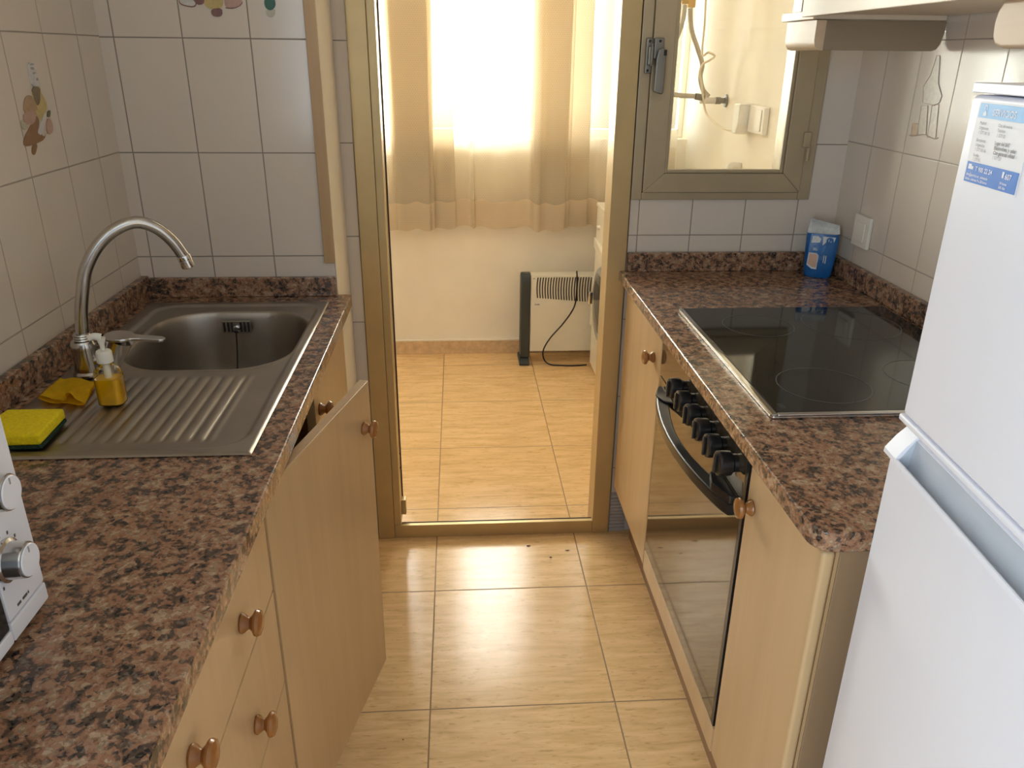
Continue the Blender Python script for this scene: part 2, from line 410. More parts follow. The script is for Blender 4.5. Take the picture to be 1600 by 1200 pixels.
# left kitchen wall with an unseen opening assumed for the cool side light
struct('wall_left', BB([(XL-0.10, XL, -0.35, 2.30, 0, CEIL), (XL-0.10, XL, -1.65, -1.35, 0, CEIL), (XL-0.10, XL, -1.35, -0.35, 2.1, CEIL)]), M['tile_left'])
struct('wall_right', B(XR, XR+0.10, -1.65, 2.195, 0, CEIL), M['tile_right'])
struct('wall_rear', BB([(XL-0.1, -0.70, -1.75, -1.65, 0, CEIL), (0.85, XR+0.1, -1.75, -1.65, 0, CEIL), (-0.70, 0.85, -1.75, -1.65, 2.2, CEIL)]), M['plaster_white'])
wbk = struct('wall_back', B(XL, -0.311, 1.967, 2.1945, 0, CEIL), M['tile_back'])
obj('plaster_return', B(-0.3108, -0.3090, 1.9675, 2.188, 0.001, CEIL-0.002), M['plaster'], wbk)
Y2, Y3 = 2.195, 2.30
struct('wall_front', BB([(XL-0.1, -0.276, Y2, Y3, 0, CEIL), (-0.276, 0.474, Y2, Y3, 2.12, CEIL), (0.474, 0.984, Y2, Y3, 2.02, CEIL),
                         (0.478, 0.984, Y2, Y3, 0, 1.078), (0.984, 1.25, Y2, Y3, 0, CEIL)]), M['tile_door'])
struct('wall_laundry_right', B(1.10, 1.20, Y3, YL+0.16, 0, CEIL), M['plaster'])
struct('wall_laundry_left', B(-1.40, -1.30, Y2, YL+0.16, 0, CEIL), M['plaster'])
struct('wall_laundry_back', BB([(-1.30, 1.10, YL, YL+0.16, 0, 1.078), (-1.30, 1.10, YL, YL+0.16, 2.25, CEIL), (-1.30, -0.95, YL, YL+0.16, 1.078, 2.25)]), M['plaster'])
sk = struct('baseboard_back', B(-1.29, 1.09, YL-0.010, YL-0.0005, 0.0005, 0.070, bev=0.001), M['skirt'])
obj('plaster_bead', B(-1.29, 1.09, YL-0.013, YL-0.0005, 0.0705, 0.080, bev=0.003), M['bead'], sk)
# exterior window of the laundry: frame and panes
w2 = struct('window_2', BB([(-0.949, 1.099, 3.98, 4.03, 1.079, 1.115), (-0.949, 1.099, 3.98, 4.03, 2.21, 2.249), (-0.949, -0.91, 3.98, 4.03, 1.115, 2.21), (1.075, 1.099, 3.98, 4.03, 1.115, 2.21)], bev=0.003), M['white_plastic'])
obj('pane', B(-0.91, 1.075, 4.003, 4.007, 1.116, 2.209), M['pane'], w2)
# wooden corner strip on the boxed-out wall
struct('trim_1', B(-0.336, -0.3095, 1.9565, 1.9665, 0.962, CEIL-0.001, bev=0.002), M['trim'])
bm = bmesh.new()
box(bm, 0.4755, 0.5265, 2.189, 2.1945, 0.0, 0.143)
for k in range(11): box(bm, 0.4765, 0.5265, 2.1845, 2.1892, 0.008+k*0.0122, 0.0155+k*0.0122, bev=0.001)
struct('trim_2', bm, M['vent'])

# door 1: golden aluminium frame
d1 = struct('door_1', BB([(-0.272, -0.222, 2.180, 2.27, 0, 2.115), (-0.2219, -0.200, 2.186, 2.27, 0.0455, 2.115),
                          (0.419, 0.4725, 2.180, 2.27, 0, 2.115),
                          (-0.2215, 0.4185, 2.183, 2.199, 0, 0.046), (-0.2215, 0.4185, 2.183, 2.265, 2.07, 2.115)], bev=0.002), M['gold'])
obj('gasket', BB([(-0.1999, -0.1965, 2.255, 2.268, 0.085, 2.07), (-0.199, 0.418, 2.1992, 2.2022, 0.030, 0.0475)]), M['gasket'], d1)
obj('guide', B(-0.1998, -0.186, 2.225, 2.252, 0.062, 0.115, bev=0.001), M['gold'], d1)
for z in (0.225, 0.275): obj('screw', lathe(bmesh.new(), [(0.0035, 0), (0.003, 0.002)], (-0.2, 2.243, z), (1, 0, 0), 10), M['gasket'], d1)

# window 1: small inner window with sash, pane, latch and hinge
w1 = struct('window_1', BB([(0.4755, 0.504, 2.182, 2.27, 1.08, 2.015), (0.9465, 0.979, 2.182, 2.27, 1.08, 2.015),
                            (0.5042, 0.9463, 2.182, 2.27, 1.08, 1.100), (0.5042, 0.9463, 2.182, 2.27, 1.985, 2.015)], bev=0.002), M['gold_pale'])
SX0, SX1, SZ0, SZ1 = 0.505, 0.9455, 1.101, 1.984; G0, G1, GZ0, GZ1 = 0.561, 0.8935, 1.1515, 1.934
bm = bmesh.new()
def mitre(bm, a, b, c, d, y0, y1, bev=0.0015):
    prism(bm, [a, b, c, d], 1, y0, y1, bev)
mitre(bm, (SX0, SZ0), (G0, GZ0), (G0, GZ1), (SX0, SZ1), 2.173, 2.262)
mitre(bm, (SX1, SZ0), (SX1, SZ1), (G1, GZ1), (G1, GZ0), 2.173, 2.262)
mitre(bm, (SX0, SZ0), (SX1, SZ0), (G1, GZ0), (G0, GZ0), 2.173, 2.262)
mitre(bm, (SX0, SZ1), (G0, GZ1), (G1, GZ1), (SX1, SZ1), 2.173, 2.262)
sash = obj('sash', bm, M['gold_pale'], w1)
bd = 0.010
obj('glazing_bead', BB([(G0+0.0003, G0+bd, 2.180, 2.195, GZ0+0.0003, GZ1-0.0003), (G1-bd, G1-0.0003, 2.180, 2.195, GZ0+0.0003, GZ1-0.0003),
                        (G0+bd, G1-bd, 2.180, 2.195, GZ0+0.0003, GZ0+bd), (G0+bd, G1-bd, 2.180, 2.195, GZ1-bd, GZ1-0.0003)], bev=0.002), M['gold_pale'], sash)
obj('pane', B(G0+0.001, G1-0.001, 2.198, 2.202, GZ0+0.001, GZ1-0.001), M['pane'], sash)
lt = obj('latch', BB([(0.486, 0.503, 2.166, 2.1815, 1.405, 1.490), (0.505, 0.530, 2.158, 2.1725, 1.44, 1.490), (0.489, 0.503, 2.150, 2.166, 1.425, 1.470), (0.494, 0.4985, 2.142, 2.150, 1.422, 1.478)], bev=0.003), M['grey_metal'], w1)
bm = bmesh.new(); prism(bm, [(0.507, 1.362), (0.527, 1.355), (0.533, 1.358), (0.534, 1.45), (0.527, 1.468), (0.512, 1.462), (0.508, 1.44)], 1, 2.140, 2.158, bev=0.004)
obj('lever', bm, M['grey_metal'], lt)
bm = bmesh.new()
for x, z in ((0.4945, 1.482), (0.519, 1.482), (0.4925, 1.412)): lathe(bm, [(0.0035, 0), (0.003, 0.0015)], (x, 2.1655 if x < 0.5 else 2.158, z), (0, -1, 0), 10)
box(bm, 0.526, 0.5335, 2.1385, 2.141, 1.448, 1.462)
obj('screw', bm, M['black_matt'], lt)
obj('hinge', BB([(0.934, 0.954, 2.1655, 2.1725, 1.222, 1.262), (0.9455, 0.953, 2.160, 2.168, 1.185, 1.222)], bev=0.002), M['gold_pale'], w1)

# ------------------------------------------------------------------ kitchen, left run
wt = thing('worktop', (-0.53, 1.05, 0.85), 'polished brown speckled granite worktop carrying the steel sink', 'worktop')
bm = bmesh.new()
HX0, HX1, HY0, HY1 = -0.726, -0.331, 1.110, 1.872
X0, X1, YA, YZ = -0.7885, -0.276, 0.15, 1.9655
def slab_hole(bm, zt, zb):
    out = {}
    for z in (zt, zb):
        o = [bm.verts.new((x, y, z)) for x, y in ((X0, YA), (X1, YA), (X1, YZ), (X0, YZ))]
        i = [bm.verts.new((x, y, z)) for x, y in ((HX0, HY0), (HX1, HY0), (HX1, HY1), (HX0, HY1))]
        out[z] = (o, i)
        for k in range(4):
            f = [o[k], o[(k+1) % 4], i[(k+1) % 4], i[k]]
            bm.faces.new(f if z == zt else f[::-1])
    (o, i), (p, j) = out[zt], out[zb]
    for k in range(4):
        bm.faces.new((o[k], p[k], p[(k+1) % 4], o[(k+1) % 4])); bm.faces.new((i[k], i[(k+1) % 4], j[(k+1) % 4], j[k]))
    es = [e for e in bm.edges if e.verts[0] in o and e.verts[1] in o]
    bmesh.ops.recalc_face_normals(bm, faces=bm.faces)
    bmesh.ops.bevel(bm, geom=es, offset=0.004, segments=3, affect='EDGES', profile=0.5)
slab_hole(bm, H, 0.850)
obj('slab', bm, M['granite'], wt)
obj('upstand', B(X0, -0.7695, YA, 1.9655, H+0.0003, 0.932, bev=0.003), M['granite'], wt)
obj('upstand', B(-0.7692, -0.3115, 1.947, 1.9655, H+0.0003, 0.928, bev=0.003), M['granite'], wt)

# --- sink
sink = thing('sink', (-0.53, 1.49, H), 'stainless steel sink with ribbed drainboard set in the granite', 'sink')
def make_sink():
    sx0, sx1, sy0, sy1 = -0.748, -0.3205, 1.089, 1.893
    xs = np.arange(sx0, sx1+1e-6, (sx1-sx0)/190); ys = np.arange(sy0, sy1+1e-6, (sy1-sy0)/330)
    X, Y = np.meshgrid(xs, ys, indexing='ij')
    def sdf(cx, cy, hx, hy, r):
        qx = np.abs(X-cx)-(hx-r); qy = np.abs(Y-cy)-(hy-r)
        return np.hypot(np.maximum(qx, 0), np.maximum(qy, 0))+np.minimum(np.maximum(qx, qy), 0)-r
    ss = lambda a, b, v: (lambda t: t*t*(3-2*t))(np.clip((v-a)/(b-a), 0, 1))
    Z = np.full_like(X, 0.8845)
    tub = sdf((-0.716-0.3405)/2, 1.49, (0.716-0.3405)/2, 0.377, 0.055)           # pressed tray
    Z -= 0.0045*ss(0.006, -0.006, tub)
    # ribs of the drainboard run front to back
    rb = (X > -0.70) & (X < -0.392)
    env = ss(1.135, 1.155, Y)*(1-ss(1.395, 1.425, Y))*ss(-0.705, -0.69, X)*(1-ss(-0.40, -0.388, X))
    Z += env*0.0022*(np.abs(np.cos((X+0.70)/0.0218*PI))**0.8*2-1)
    bx = -0.512; b = sdf(bx, 1.634, 0.169, 0.186, 0.115)
    Z += 0.002*np.exp(-(b-0.004)**2/0.00003)
    Z = np.where(b < 0, Z-0.146*ss(0.0, -0.024, b)-0.006*ss(-0.02, -0.15, b), Z)
    dr = np.hypot(X+0.512, Y-1.634); Z -= 0.005*ss(0.045, 0.038, dr)
    edge = np.minimum.reduce([X-sx0, sx1-X, Y-sy0, sy1-Y]); Z -= 0.0028*(1-ss(0, 0.004, edge))
    Z = np.maximum(Z, 0.70)
    n, m = X.shape
    verts = np.stack([X, Y, Z], -1).reshape(-1, 3)
    me = bpy.data.meshes.new('basin')
    I = np.arange(n*m).reshape(n, m)
    quads = np.stack([I[:-1, :-1], I[1:, :-1], I[1:, 1:], I[:-1, 1:]], -1).reshape(-1, 4)
    bm = bmesh.new()
    vs = [bm.verts.new(v) for v in verts.tolist()]
    for q in quads.tolist(): bm.faces.new([vs[k] for k in q])
    return bm
obj('basin', make_sink(), M['steel'], sink, ang=80)
ov = obj('overflow_grille', B(-0.555, -0.489, 1.7895, 1.7935, 0.838, 0.868, bev=0.0015), M['steel'], sink)
bm = bmesh.new()
for k, x in enumerate((-0.549, -0.540, -0.5315, -0.511, -0.5025, -0.494)): box(bm, x-0.0022, x+0.0022, 1.7880, 1.7897, 0.842, 0.865)
obj('overflow_slot', bm, M['black_matt'], ov)
bm = bmesh.new(); lathe(bm, [(0.008, 0), (0.008, 0.004), (0.004, 0.006)], (-0.5215, 1.7895, 0.850), (0, -1, 0), 16)
obj('chain_stay', bm, M['chrome'], sink)
bm = bmesh.new(); tube(bm, [(-0.5215, 1.782, 0.848), (-0.522, 1.781, 0.835), (-0.524, 1.776, 0.79), (-0.526, 1.765, 0.752), (-0.522, 1.74, 0.741)], lambda t: 0.0045 if t < 0.16 else 0.0018, 8)
obj('plug_strap', bm, M['black_matt'], sink)
bm = bmesh.new(); lathe(bm, [(0.02, 0), (0.027, 0.003), (0.027, 0.010), (0.014, 0.014), (0.006, 0.018)], (-0.498, 1.725, 0.7365), (0.1, 0.2, 1), 24)
obj('plug', bm, M['black_matt'], sink)
bm = bmesh.new(); lathe(bm, [(0.034, 0), (0.036, 0.002), (0.030, 0.003), (0.02, 0.001)], (-0.512, 1.634, 0.7285), (0, 0, 1), 28)
obj('drain', bm, M['chrome'], sink)

# --- tap
tap = thing('faucet', (-0.700, 1.43, 0.885), 'chrome swan neck mixer tap behind the steel sink', 'faucet')
bm = bmesh.new()
lathe(bm, [(0.027, 0.0005), (0.027, 0.004), (0.023, 0.008), (0.0215, 0.05), (0.0225, 0.058), (0.019, 0.066)], (-0.700, 1.43, 0.8845), seg=32)
tube(bm, [(-0.700, 1.43, 0.910), (-0.655, 1.43, 0.910)], 0.0135, 16, smooth_it=False)
lathe(bm, [(0.0155, 0), (0.0175, 0.02), (0.0205, 0.045), (0.0230, 0.064)], (-0.660, 1.430, 0.8935), (0.44, 0.0, 0.90), 28)
obj('body', bm, M['chrome'], tap)
bm = bmesh.new()
for k in range(3): lathe(bm, [(0.0145, 0), (0.0158, 0.0015), (0.0145, 0.004)], (-0.6985, 1.43, 0.951+k*0.0045), seg=28)
obj('collar', bm, M['chrome'], tap)
bm = bmesh.new()
tube(bm, [(-0.6985, 1.43, 0.951), (-0.692, 1.430, 1.0), (-0.682, 1.432, 1.045), (-0.670, 1.437, 1.085), (-0.646, 1.447, 1.124), (-0.616, 1.459, 1.150), (-0.584, 1.474, 1.160), (-0.556, 1.489, 1.147), (-0.535, 1.502, 1.120), (-0.522, 1.513, 1.088)], 0.0112, 20)
obj('spout', bm, M['chrome'], tap)
bm = bmesh.new(); lathe(bm, [(0.0122, 0), (0.0130, 0.002), (0.0130, 0.009), (0.0122, 0.010), (0.0126, 0.011), (0.0126, 0.024), (0.010, 0.026)], (-0.5225, 1.5125, 1.0905), (0.22, 0.18, -0.95), 24)
obj('aerator', bm, M['chrome_pol'], tap)
bm = bmesh.new()
pts = []
for k in range(17):
    a = math.radians(28)+k/16*math.radians(304); pts.append((-0.632+0.027*math.cos(a), 1.43+0.027*math.sin(a)))
pts += [(-0.590, 1.4195), (-0.557, 1.420), (-0.550, 1.4255), (-0.550, 1.4345), (-0.557, 1.440), (-0.590, 1.4405)]
prism(bm, pts, 2, 0.9535, 0.9605, bev=0.0025)
R = Matrix.Rotation(math.radians(-5), 4, 'Y'); c = Vector((-0.632, 1.43, 0.957))
bmesh.ops.transform(bm, matrix=Matrix.Translation(c) @ R.inverted() @ Matrix.Translation(-c), verts=bm.verts)
obj('lever', bm, M['chrome'], tap)

# --- soap dispenser
ZR = 0.8838
sb = thing('soap_dispenser', (-0.600, 1.288, ZR), 'clear pump bottle half full of yellow washing-up soap', 'soap dispenser')
def rr_loft(bm, secs, cx, cy, n=6):
    rings = []
    for hx, hy, r, z in secs:
        rings.append([bm.verts.new((cx+x, cy+y, z)) for x, y in rrect(-hx, hx, -hy, hy, r, n)])
    fs = []
    for p, q in zip(rings, rings[1:]):
        for i in range(len(p)): fs.append(bm.faces.new((p[i], p[(i+1) % len(p)], q[(i+1) % len(p)], q[i])))
    fs.append(bm.faces.new(rings[0][::-1])); fs.append(bm.faces.new(rings[-1]))
    bmesh.ops.recalc_face_normals(bm, faces=fs)
bm = bmesh.new(); z = ZR
rr_loft(bm, [(0.017, 0.013, 0.008, z), (0.021, 0.0165, 0.010, z+0.003), (0.0215, 0.017, 0.010, z+0.052), (0.0195, 0.0155, 0.010, z+0.064), (0.012, 0.0115, 0.010, z+0.071), (0.0105, 0.0105, 0.010, z+0.076)], -0.600, 1.288)
obj('bottle', bm, M['clear'], sb)
bm = bmesh.new()
rr_loft(bm, [(0.0165, 0.0125, 0.008, z+0.0012), (0.0203, 0.0158, 0.0095, z+0.004), (0.0206, 0.0162, 0.0095, z+0.049)], -0.600, 1.288)
obj('liquid_soap', bm, M['soap'], sb)
bm = bmesh.new(); lathe(bm, [(0.0115, 0.0765), (0.013, 0.0775), (0.013, 0.094), (0.011, 0.0975), (0.005, 0.098)], (-0.600, 1.288, z), seg=24)
obj('cap', bm, M['pump'], sb)
bm = bmesh.new(); lathe(bm, [(0.004, 0.0985), (0.004, 0.108), (0.0062, 0.114), (0.0075, 0.120)], (-0.600, 1.288, z), seg=18)
tube(bm, [(-0.600, 1.288, z+0.1205), (-0.609, 1.284, z+0.124), (-0.617, 1.280, z+0.121)], lambda t: 0.0072-0.003*t, 12)
obj('pump_head', bm, M['pump'], sb)
bm = bmesh.new(); lathe(bm, [(0.0035, 0.018), (0.0035, 0.045), (0.006, 0.05), (0.0062, 0.0755)], (-0.600, 1.288, z), seg=14)
obj('dip_tube', bm, M['pump'], sb)

# --- folded cloth
def make_cloth():
    bm = bmesh.new(); nv = 26
    P = smooth([Vector((a, b, 0)) for a, b in ((0.088, 0.0012), (0.060, 0.0008), (0.030, 0.0010), (0.008, 0.0022), (-0.002, 0.0070), (0.003, 0.0122), (0.013, 0.0118), (0.030, 0.0080),
        (0.046, 0.0066), (0.0525, 0.0085), (0.0530, 0.0145), (0.0555, 0.0205), (0.0615, 0.0225), (0.0670, 0.0190), (0.0715, 0.0120), (0.0800, 0.0075), (0.0900, 0.0045))], 7)
    g = []
    for j in range(nv+1):
        v = j/nv; row = []
        for k, p in enumerate(P):
            t = k/(len(P)-1); top = max(0.0, min(1.0, (t-0.27)/0.1))
            u = p.x; zt = 0.0125+0.0022*math.sin(u*70+v*5)-0.004*v
            f = min(1.0, v*1.5); f = f*f*(3-2*f)
            z_ = p.y*(1-top*f)+zt*top*f if t > 0.3 else p.y*(1-0.3*v)
            if top > 0: u = u*(1-0.18*v*top)+0.004*v
            else: u = u*(1-0.18*v)+0.004*v
            edge = 0.006*math.sin(u*60)*v+0.004*math.sin(u*130+1)*(1-v)*(1-top)
            q = Vector((-0.729+u*0.95-0.008*v, 1.299-u*0.20+(0.086+u*0.10)*v+edge*0.6, ZR+z_+0.0010))
            row.append(bm.verts.new(q))
        g.append(row)
    for a, b in zip(g, g[1:]):
        for k in range(len(a)-1): bm.faces.new((a[k], a[k+1], b[k+1], b[k]))
    bmesh.ops.solidify(bm, geom=bm.faces[:], thickness=0.0016)
    bmesh.ops.recalc_face_normals(bm, faces=bm.faces)
    mz = min(v.co.z for v in bm.verts)
    for v in bm.verts: v.co.z += ZR+0.0004-mz
    return bm
tag(obj('dish_cloth', make_cloth(), M['cloth'], origin=(-0.68, 1.35, ZR), ang=70), 'folded orange-yellow cloth lying on the drainboard', 'cloth')

# --- sponge
sp = thing('sponge', (-0.695, 1.19, ZR), 'yellow dish sponge with dark green scouring side underneath', 'sponge', rotz=0.0)
poly = [(-0.745, 1.114), (-0.640, 1.117), (-0.646, 1.217), (-0.737, 1.218)]
bm = bmesh.new(); prism(bm, poly, 2, ZR+0.0005, ZR+0.0065, bev=0.002); obj('scouring_pad', bm, M['scourer'], sp)
bm = bmesh.new(); prism(bm, [(x*0.985-0.0104, y*0.99+0.0118) for x, y in poly], 2, ZR+0.0067, ZR+0.0245, bev=0.004, seg=3)
obj('foam', bm, M['sponge'], sp)

# --- microwave
mw = thing('microwave', (-0.62, 0.51, H), 'white microwave oven with two chrome-rimmed dials on the worktop', 'microwave')
MX, MY = -0.457, 0.744
obj('body', B(-0.7650, MX-0.0205, 0.285, MY-0.001, H+0.010, 1.140, bev=0.004), M['white'], mw)
cp = obj('control_panel', B(MX-0.020, MX, 0.6725, MY, 0.9125, 1.140, bev=0.003), M['white'], mw)
obj('lower_trim', BB([(MX-0.020, MX, 0.6725, MY, H+0.010, 0.911), (MX-0.020, MX, 0.285, 0.6715, H+0.010, 0.905)], bev=0.002), M['white'], mw)
dr = obj('door', BB([(MX-0.020, MX, 0.285, 0.6712, 1.100, 1.140), (MX-0.020, MX, 0.285, 0.31, 0.906, 1.0995)], bev=0.002), M['white'], mw)
obj('door_glass', B(MX-0.019, MX-0.001, 0.3105, 0.6712, 0.906, 1.0995, bev=0.002), M['dark_glass'], dr)
for k, (y, z) in enumerate(((0.690, 1.054), (0.691, 0.976))):
    bm = bmesh.new()
    lathe(bm, [(0.0225, 0.0003), (0.0225, 0.004), (0.0195, 0.006), (0.0185, 0.021), (0.0178, 0.0228)], (MX, y, z), (1, 0, 0), 36)
    kn = obj('dial', bm, M['chrome'], mw)
    bm = bmesh.new(); lathe(bm, [(0.0165, 0.0230), (0.0168, 0.0238), (0.0160, 0.0246)], (MX, y, z), (1, 0, 0), 32)
    obj('dial_face', bm, M['white'], kn)
    bm = bmesh.new(); box(bm, MX+0.0246, MX+0.0250, y-0.001, y+0.001, z+0.009, z+0.0155)
    obj('pointer', bm, M['grey_plastic'], kn)
bm = bmesh.new()
for (cz) in (1.054, 0.976):
    for a in range(-60, 241, 30):
        t = math.radians(a+0); yy = 0.6905+0.0275*math.cos(t); zz = cz+0.0275*math.sin(t)
        if yy > MY-0.004: continue
        box(bm, MX+0.0001, MX+0.0004, yy-0.0012, yy+0.0012, zz-0.0018, zz+0.0018)
for y, w in ((0.690, 0.007), (0.7005, 0.009), (0.711, 0.002)): box(bm, MX+0.0001, MX+0.0004, y-0.0005, y-0.0005+w, 0.9205, 0.9235)
obj('printed_marks', bm, M['text_dark'], cp)
for x in (-0.74, -0.50):
    for y in (0.31, 0.715): obj('foot', lathe(bmesh.new(), [(0.014, 0.0006), (0.014, 0.0098)], (x, y, H), seg=16), M['black_matt'], mw)

# --- cabinet knob (one mesh data, copied)
def knob_bm(p, axis):
    bm = bmesh.new()
    lathe(bm, [(0.0125, 0.0002), (0.0140, 0.003), (0.0125, 0.006), (0.0085, 0.0105), (0.0080, 0.013), (0.0120, 0.0165), (0.0172, 0.0195), (0.0182, 0.0225), (0.0165, 0.0265), (0.010, 0.0290), (0.004, 0.0297)], p, axis, 28)
    return bm

# --- sink cabinet with one closed and one ajar door
LF = -0.300                         # front plane of the left doors
sc_ = thing('sink_cabinet', (-0.54, 1.49, 0), 'birch sink cabinet with its nearer door standing ajar', 'cabinet')
obj('carcass', BB([(-0.785, LF-0.0195, 1.0450, 1.0610, 0.100, 0.8485), (-0.785, LF-0.0195, 1.925, 1.941, 0.100, 0.8485), (-0.785, LF-0.0195, 1.0612, 1.9248, 0.100, 0.116),
                   (-0.785, -0.777, 1.0612, 1.9248, 0.1162, 0.8485)]), M['wood_in'], sc_)
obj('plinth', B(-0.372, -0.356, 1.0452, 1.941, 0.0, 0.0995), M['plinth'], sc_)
dd = obj('door', B(LF-0.019, LF, 1.496, 1.9405, 0.125, 0.838, bev=0.002), M['wood'], sc_)
obj('knob', knob_bm((LF, 1.540, 0.752), (1, 0, 0)), M['knob'], dd)
A0 = math.radians(14.2); W = 0.4530
hx, hy = LF+0.002, 1.0475
du = Vector((math.sin(A0), math.cos(A0), 0)); dn = Vector((math.cos(A0), -math.sin(A0), 0))
def tr_door(bm):
    for v in bm.verts:
        u, n, zz = v.co; q = Vector((hx, hy, 0))+du*u+dn*n; v.co = (q.x, q.y, zz)
    return bm
dd = obj('door', tr_door(box(bmesh.new(), 0.0, W, -0.019, 0.0, 0.125, 0.838, bev=0.002)), M['wood'], sc_, label='door standing ajar')
bm = tr_door(box(bmesh.new(), 0.003, W-0.003, -0.0175, -0.0025, 0.8384, 0.8389)); obj('edge_band', bm, M['trim'], dd)
kp = Vector((hx, hy, 0))+du*(W-0.045); obj('knob', knob_bm((kp.x, kp.y, 0.752), dn), M['knob'], dd)
for zz in (0.20, 0.74): obj('hinge', B(LF-0.075, LF-0.022, 1.0613, 1.071, zz, zz+0.05), M['grey_metal'], sc_)

# --- drawer unit
du_ = thing('drawer_cabinet', (-0.54, 0.8, 0), 'birch four-drawer cabinet under the granite, nearest on the left', 'cabinet')
DY0, DY1 = 0.560, 1.0415
obj('carcass', BB([(-0.785, LF-0.0195, DY0, DY0+0.016, 0.100, 0.8485), (-0.785, LF-0.0195, DY1-0.016, DY1, 0.100, 0.8485), (-0.785, LF-0.0195, DY0+0.0162, DY1-0.0162, 0.100, 0.116), (-0.785, LF-0.02, DY0+0.0162, DY1-0.0162, 0.83, 0.8485)]), M['wood_in'], du_)
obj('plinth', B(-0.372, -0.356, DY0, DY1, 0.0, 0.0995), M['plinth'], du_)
zs = [0.125, 0.303, 0.4845, 0.667, 0.842]
for k in range(4):
    z0, z1 = zs[k]+0.0015, zs[k+1]-0.0015
    f = obj('drawer', B(LF-0.019, LF, DY0+0.001, DY1-0.001, z0, z1, bev=0.002), M['wood'], du_)
    for y in (0.872, 0.655): obj('knob', knob_bm((LF, y, (z0+z1)/2-0.013), (1, 0, 0)), M['knob'], f)
n3 = thing('base_cabinet', (-0.54, 0.36, 0), 'birch base cabinet at the near end, below the microwave', 'cabinet')
obj('carcass', B(-0.785, LF-0.0195, 0.16, DY0-0.001, 0.100, 0.8485), M['wood_in'], n3)
obj('door', B(LF-0.019, LF, 0.161, DY0-0.002, 0.125, 0.842, bev=0.002), M['wood'], n3)
obj('plinth', B(-0.372, -0.356, 0.16, DY0-0.001, 0.0, 0.0995), M['plinth'], n3)

# ------------------------------------------------------------------ kitchen, right run
wr = thing('worktop', (0.76, 1.5, 0.85), 'polished brown speckled granite worktop carrying the black ceramic hob', 'worktop')
bm = bmesh.new()
cor = [(0.455+0.032*(1-math.cos(a)), 0.836+0.032*(1-math.sin(a))) for a in [k/8*PI/2 for k in range(9)]]
prism(bm, [(1.0715, 0.836)] + [(1.0715, 2.1875), (0.455, 2.1875)] + cor, 2, 0.850, H, bev=0.0035, seg=3)
obj('slab', bm, M['granite'], wr)
obj('upstand', B(1.052, 1.0715, 0.836, 2.1875, H+0.0003, 0.933, bev=0.003), M['granite'], wr)
obj('upstand', B(0.4765, 1.0517, 2.168, 2.1875, H+0.0003, 0.933, bev=0.003), M['granite'], wr)

# --- hob
hb = thing('hob', (0.78, 1.485, H), 'black ceramic glass hob with steel rim, four cooking rings', 'hob')
HZ = H+0.0006
bm = bmesh.new()
prism(bm, rrect(0.523, 1.032, 1.180, 1.790, 0.008, 4), 2, HZ, HZ+0.0045, bev=0.001)
prism(bm, rrect(0.523, 0.534, 1.180, 1.790, 0.004, 4), 2, HZ+0.0046, HZ+0.0085, bev=0.0015)
prism(bm, rrect(0.5345, 1.032, 1.180, 1.190, 0.003, 4), 2, HZ+0.0046, HZ+0.0085, bev=0.0015)
obj('rim', bm, M['chrome_pol'], hb)
gl = obj('glass_plate', B(0.5345, 1.030, 1.1905, 1.7885, HZ+0.0046, HZ+0.0080, bev=0.001), M['hob'], hb)
for cx, cy, r in ((0.670, 1.655, 0.078), (0.885, 1.655, 0.106), (0.668, 1.306, 0.084), (0.892, 1.345, 0.080)):
    bm = bmesh.new(); n = 96
    a = [bm.verts.new((cx+(r+0.0011)*math.cos(2*PI*k/n), cy+(r+0.0011)*math.sin(2*PI*k/n), HZ+0.0083)) for k in range(n)]
    b = [bm.verts.new((cx+(r-0.0011)*math.cos(2*PI*k/n), cy+(r-0.0011)*math.sin(2*PI*k/n), HZ+0.0083)) for k in range(n)]
    for k in range(n): bm.faces.new((a[k], a[(k+1) % n], b[(k+1) % n], b[k]))
    obj('cooking_ring', bm, M['ring'], hb)
bm = bmesh.new()
for k in range(4): box(bm, 0.549, 0.559, 1.207+k*0.005, 1.2085+k*0.005, HZ+0.0081, HZ+0.0083)
obj('printed_mark', bm, M['ring'], hb)

# --- right cabinets
RF = 0.475
nc = thing('base_cabinet', (0.76, 1.93, 0), 'narrow birch base cabinet between the oven and golden door frame', 'cabinet')
obj('carcass', B(RF+0.0195, 1.05, 1.730, 2.15, 0.185, 0.8485), M['wood_in'], nc)
f = obj('door', B(RF, RF+0.019, 1.7325, 2.149, 0.192, 0.842, bev=0.003), M['wood'], nc)
obj('knob', knob_bm((RF, 1.795, 0.762), (-1, 0, 0)), M['knob'], f)
obj('plinth', B(0.536, 0.550, 1.730, 2.15, 0.0, 0.1845), M['plinth'], nc)
ec = thing('base_cabinet', (0.76, 0.98, 0), 'birch end cabinet right of the oven, beside the fridge', 'cabinet')
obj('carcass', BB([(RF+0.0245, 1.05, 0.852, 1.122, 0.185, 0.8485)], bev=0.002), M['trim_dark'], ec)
obj('edge_strip', B(RF+0.0195, RF+0.0240, 0.8525, 1.1215, 0.186, 0.848), M['trim'], ec)
f = obj('door', B(RF, RF+0.019, 0.850, 1.1215, 0.190, 0.842, bev=0.006, seg=4), M['wood'], ec)
obj('knob', knob_bm((RF, 1.092, 0.762), (-1, 0, 0)), M['knob'], f)
obj('plinth', B(0.536, 0.550, 0.852, 1.122, 0.0, 0.1845), M['plinth'], ec)

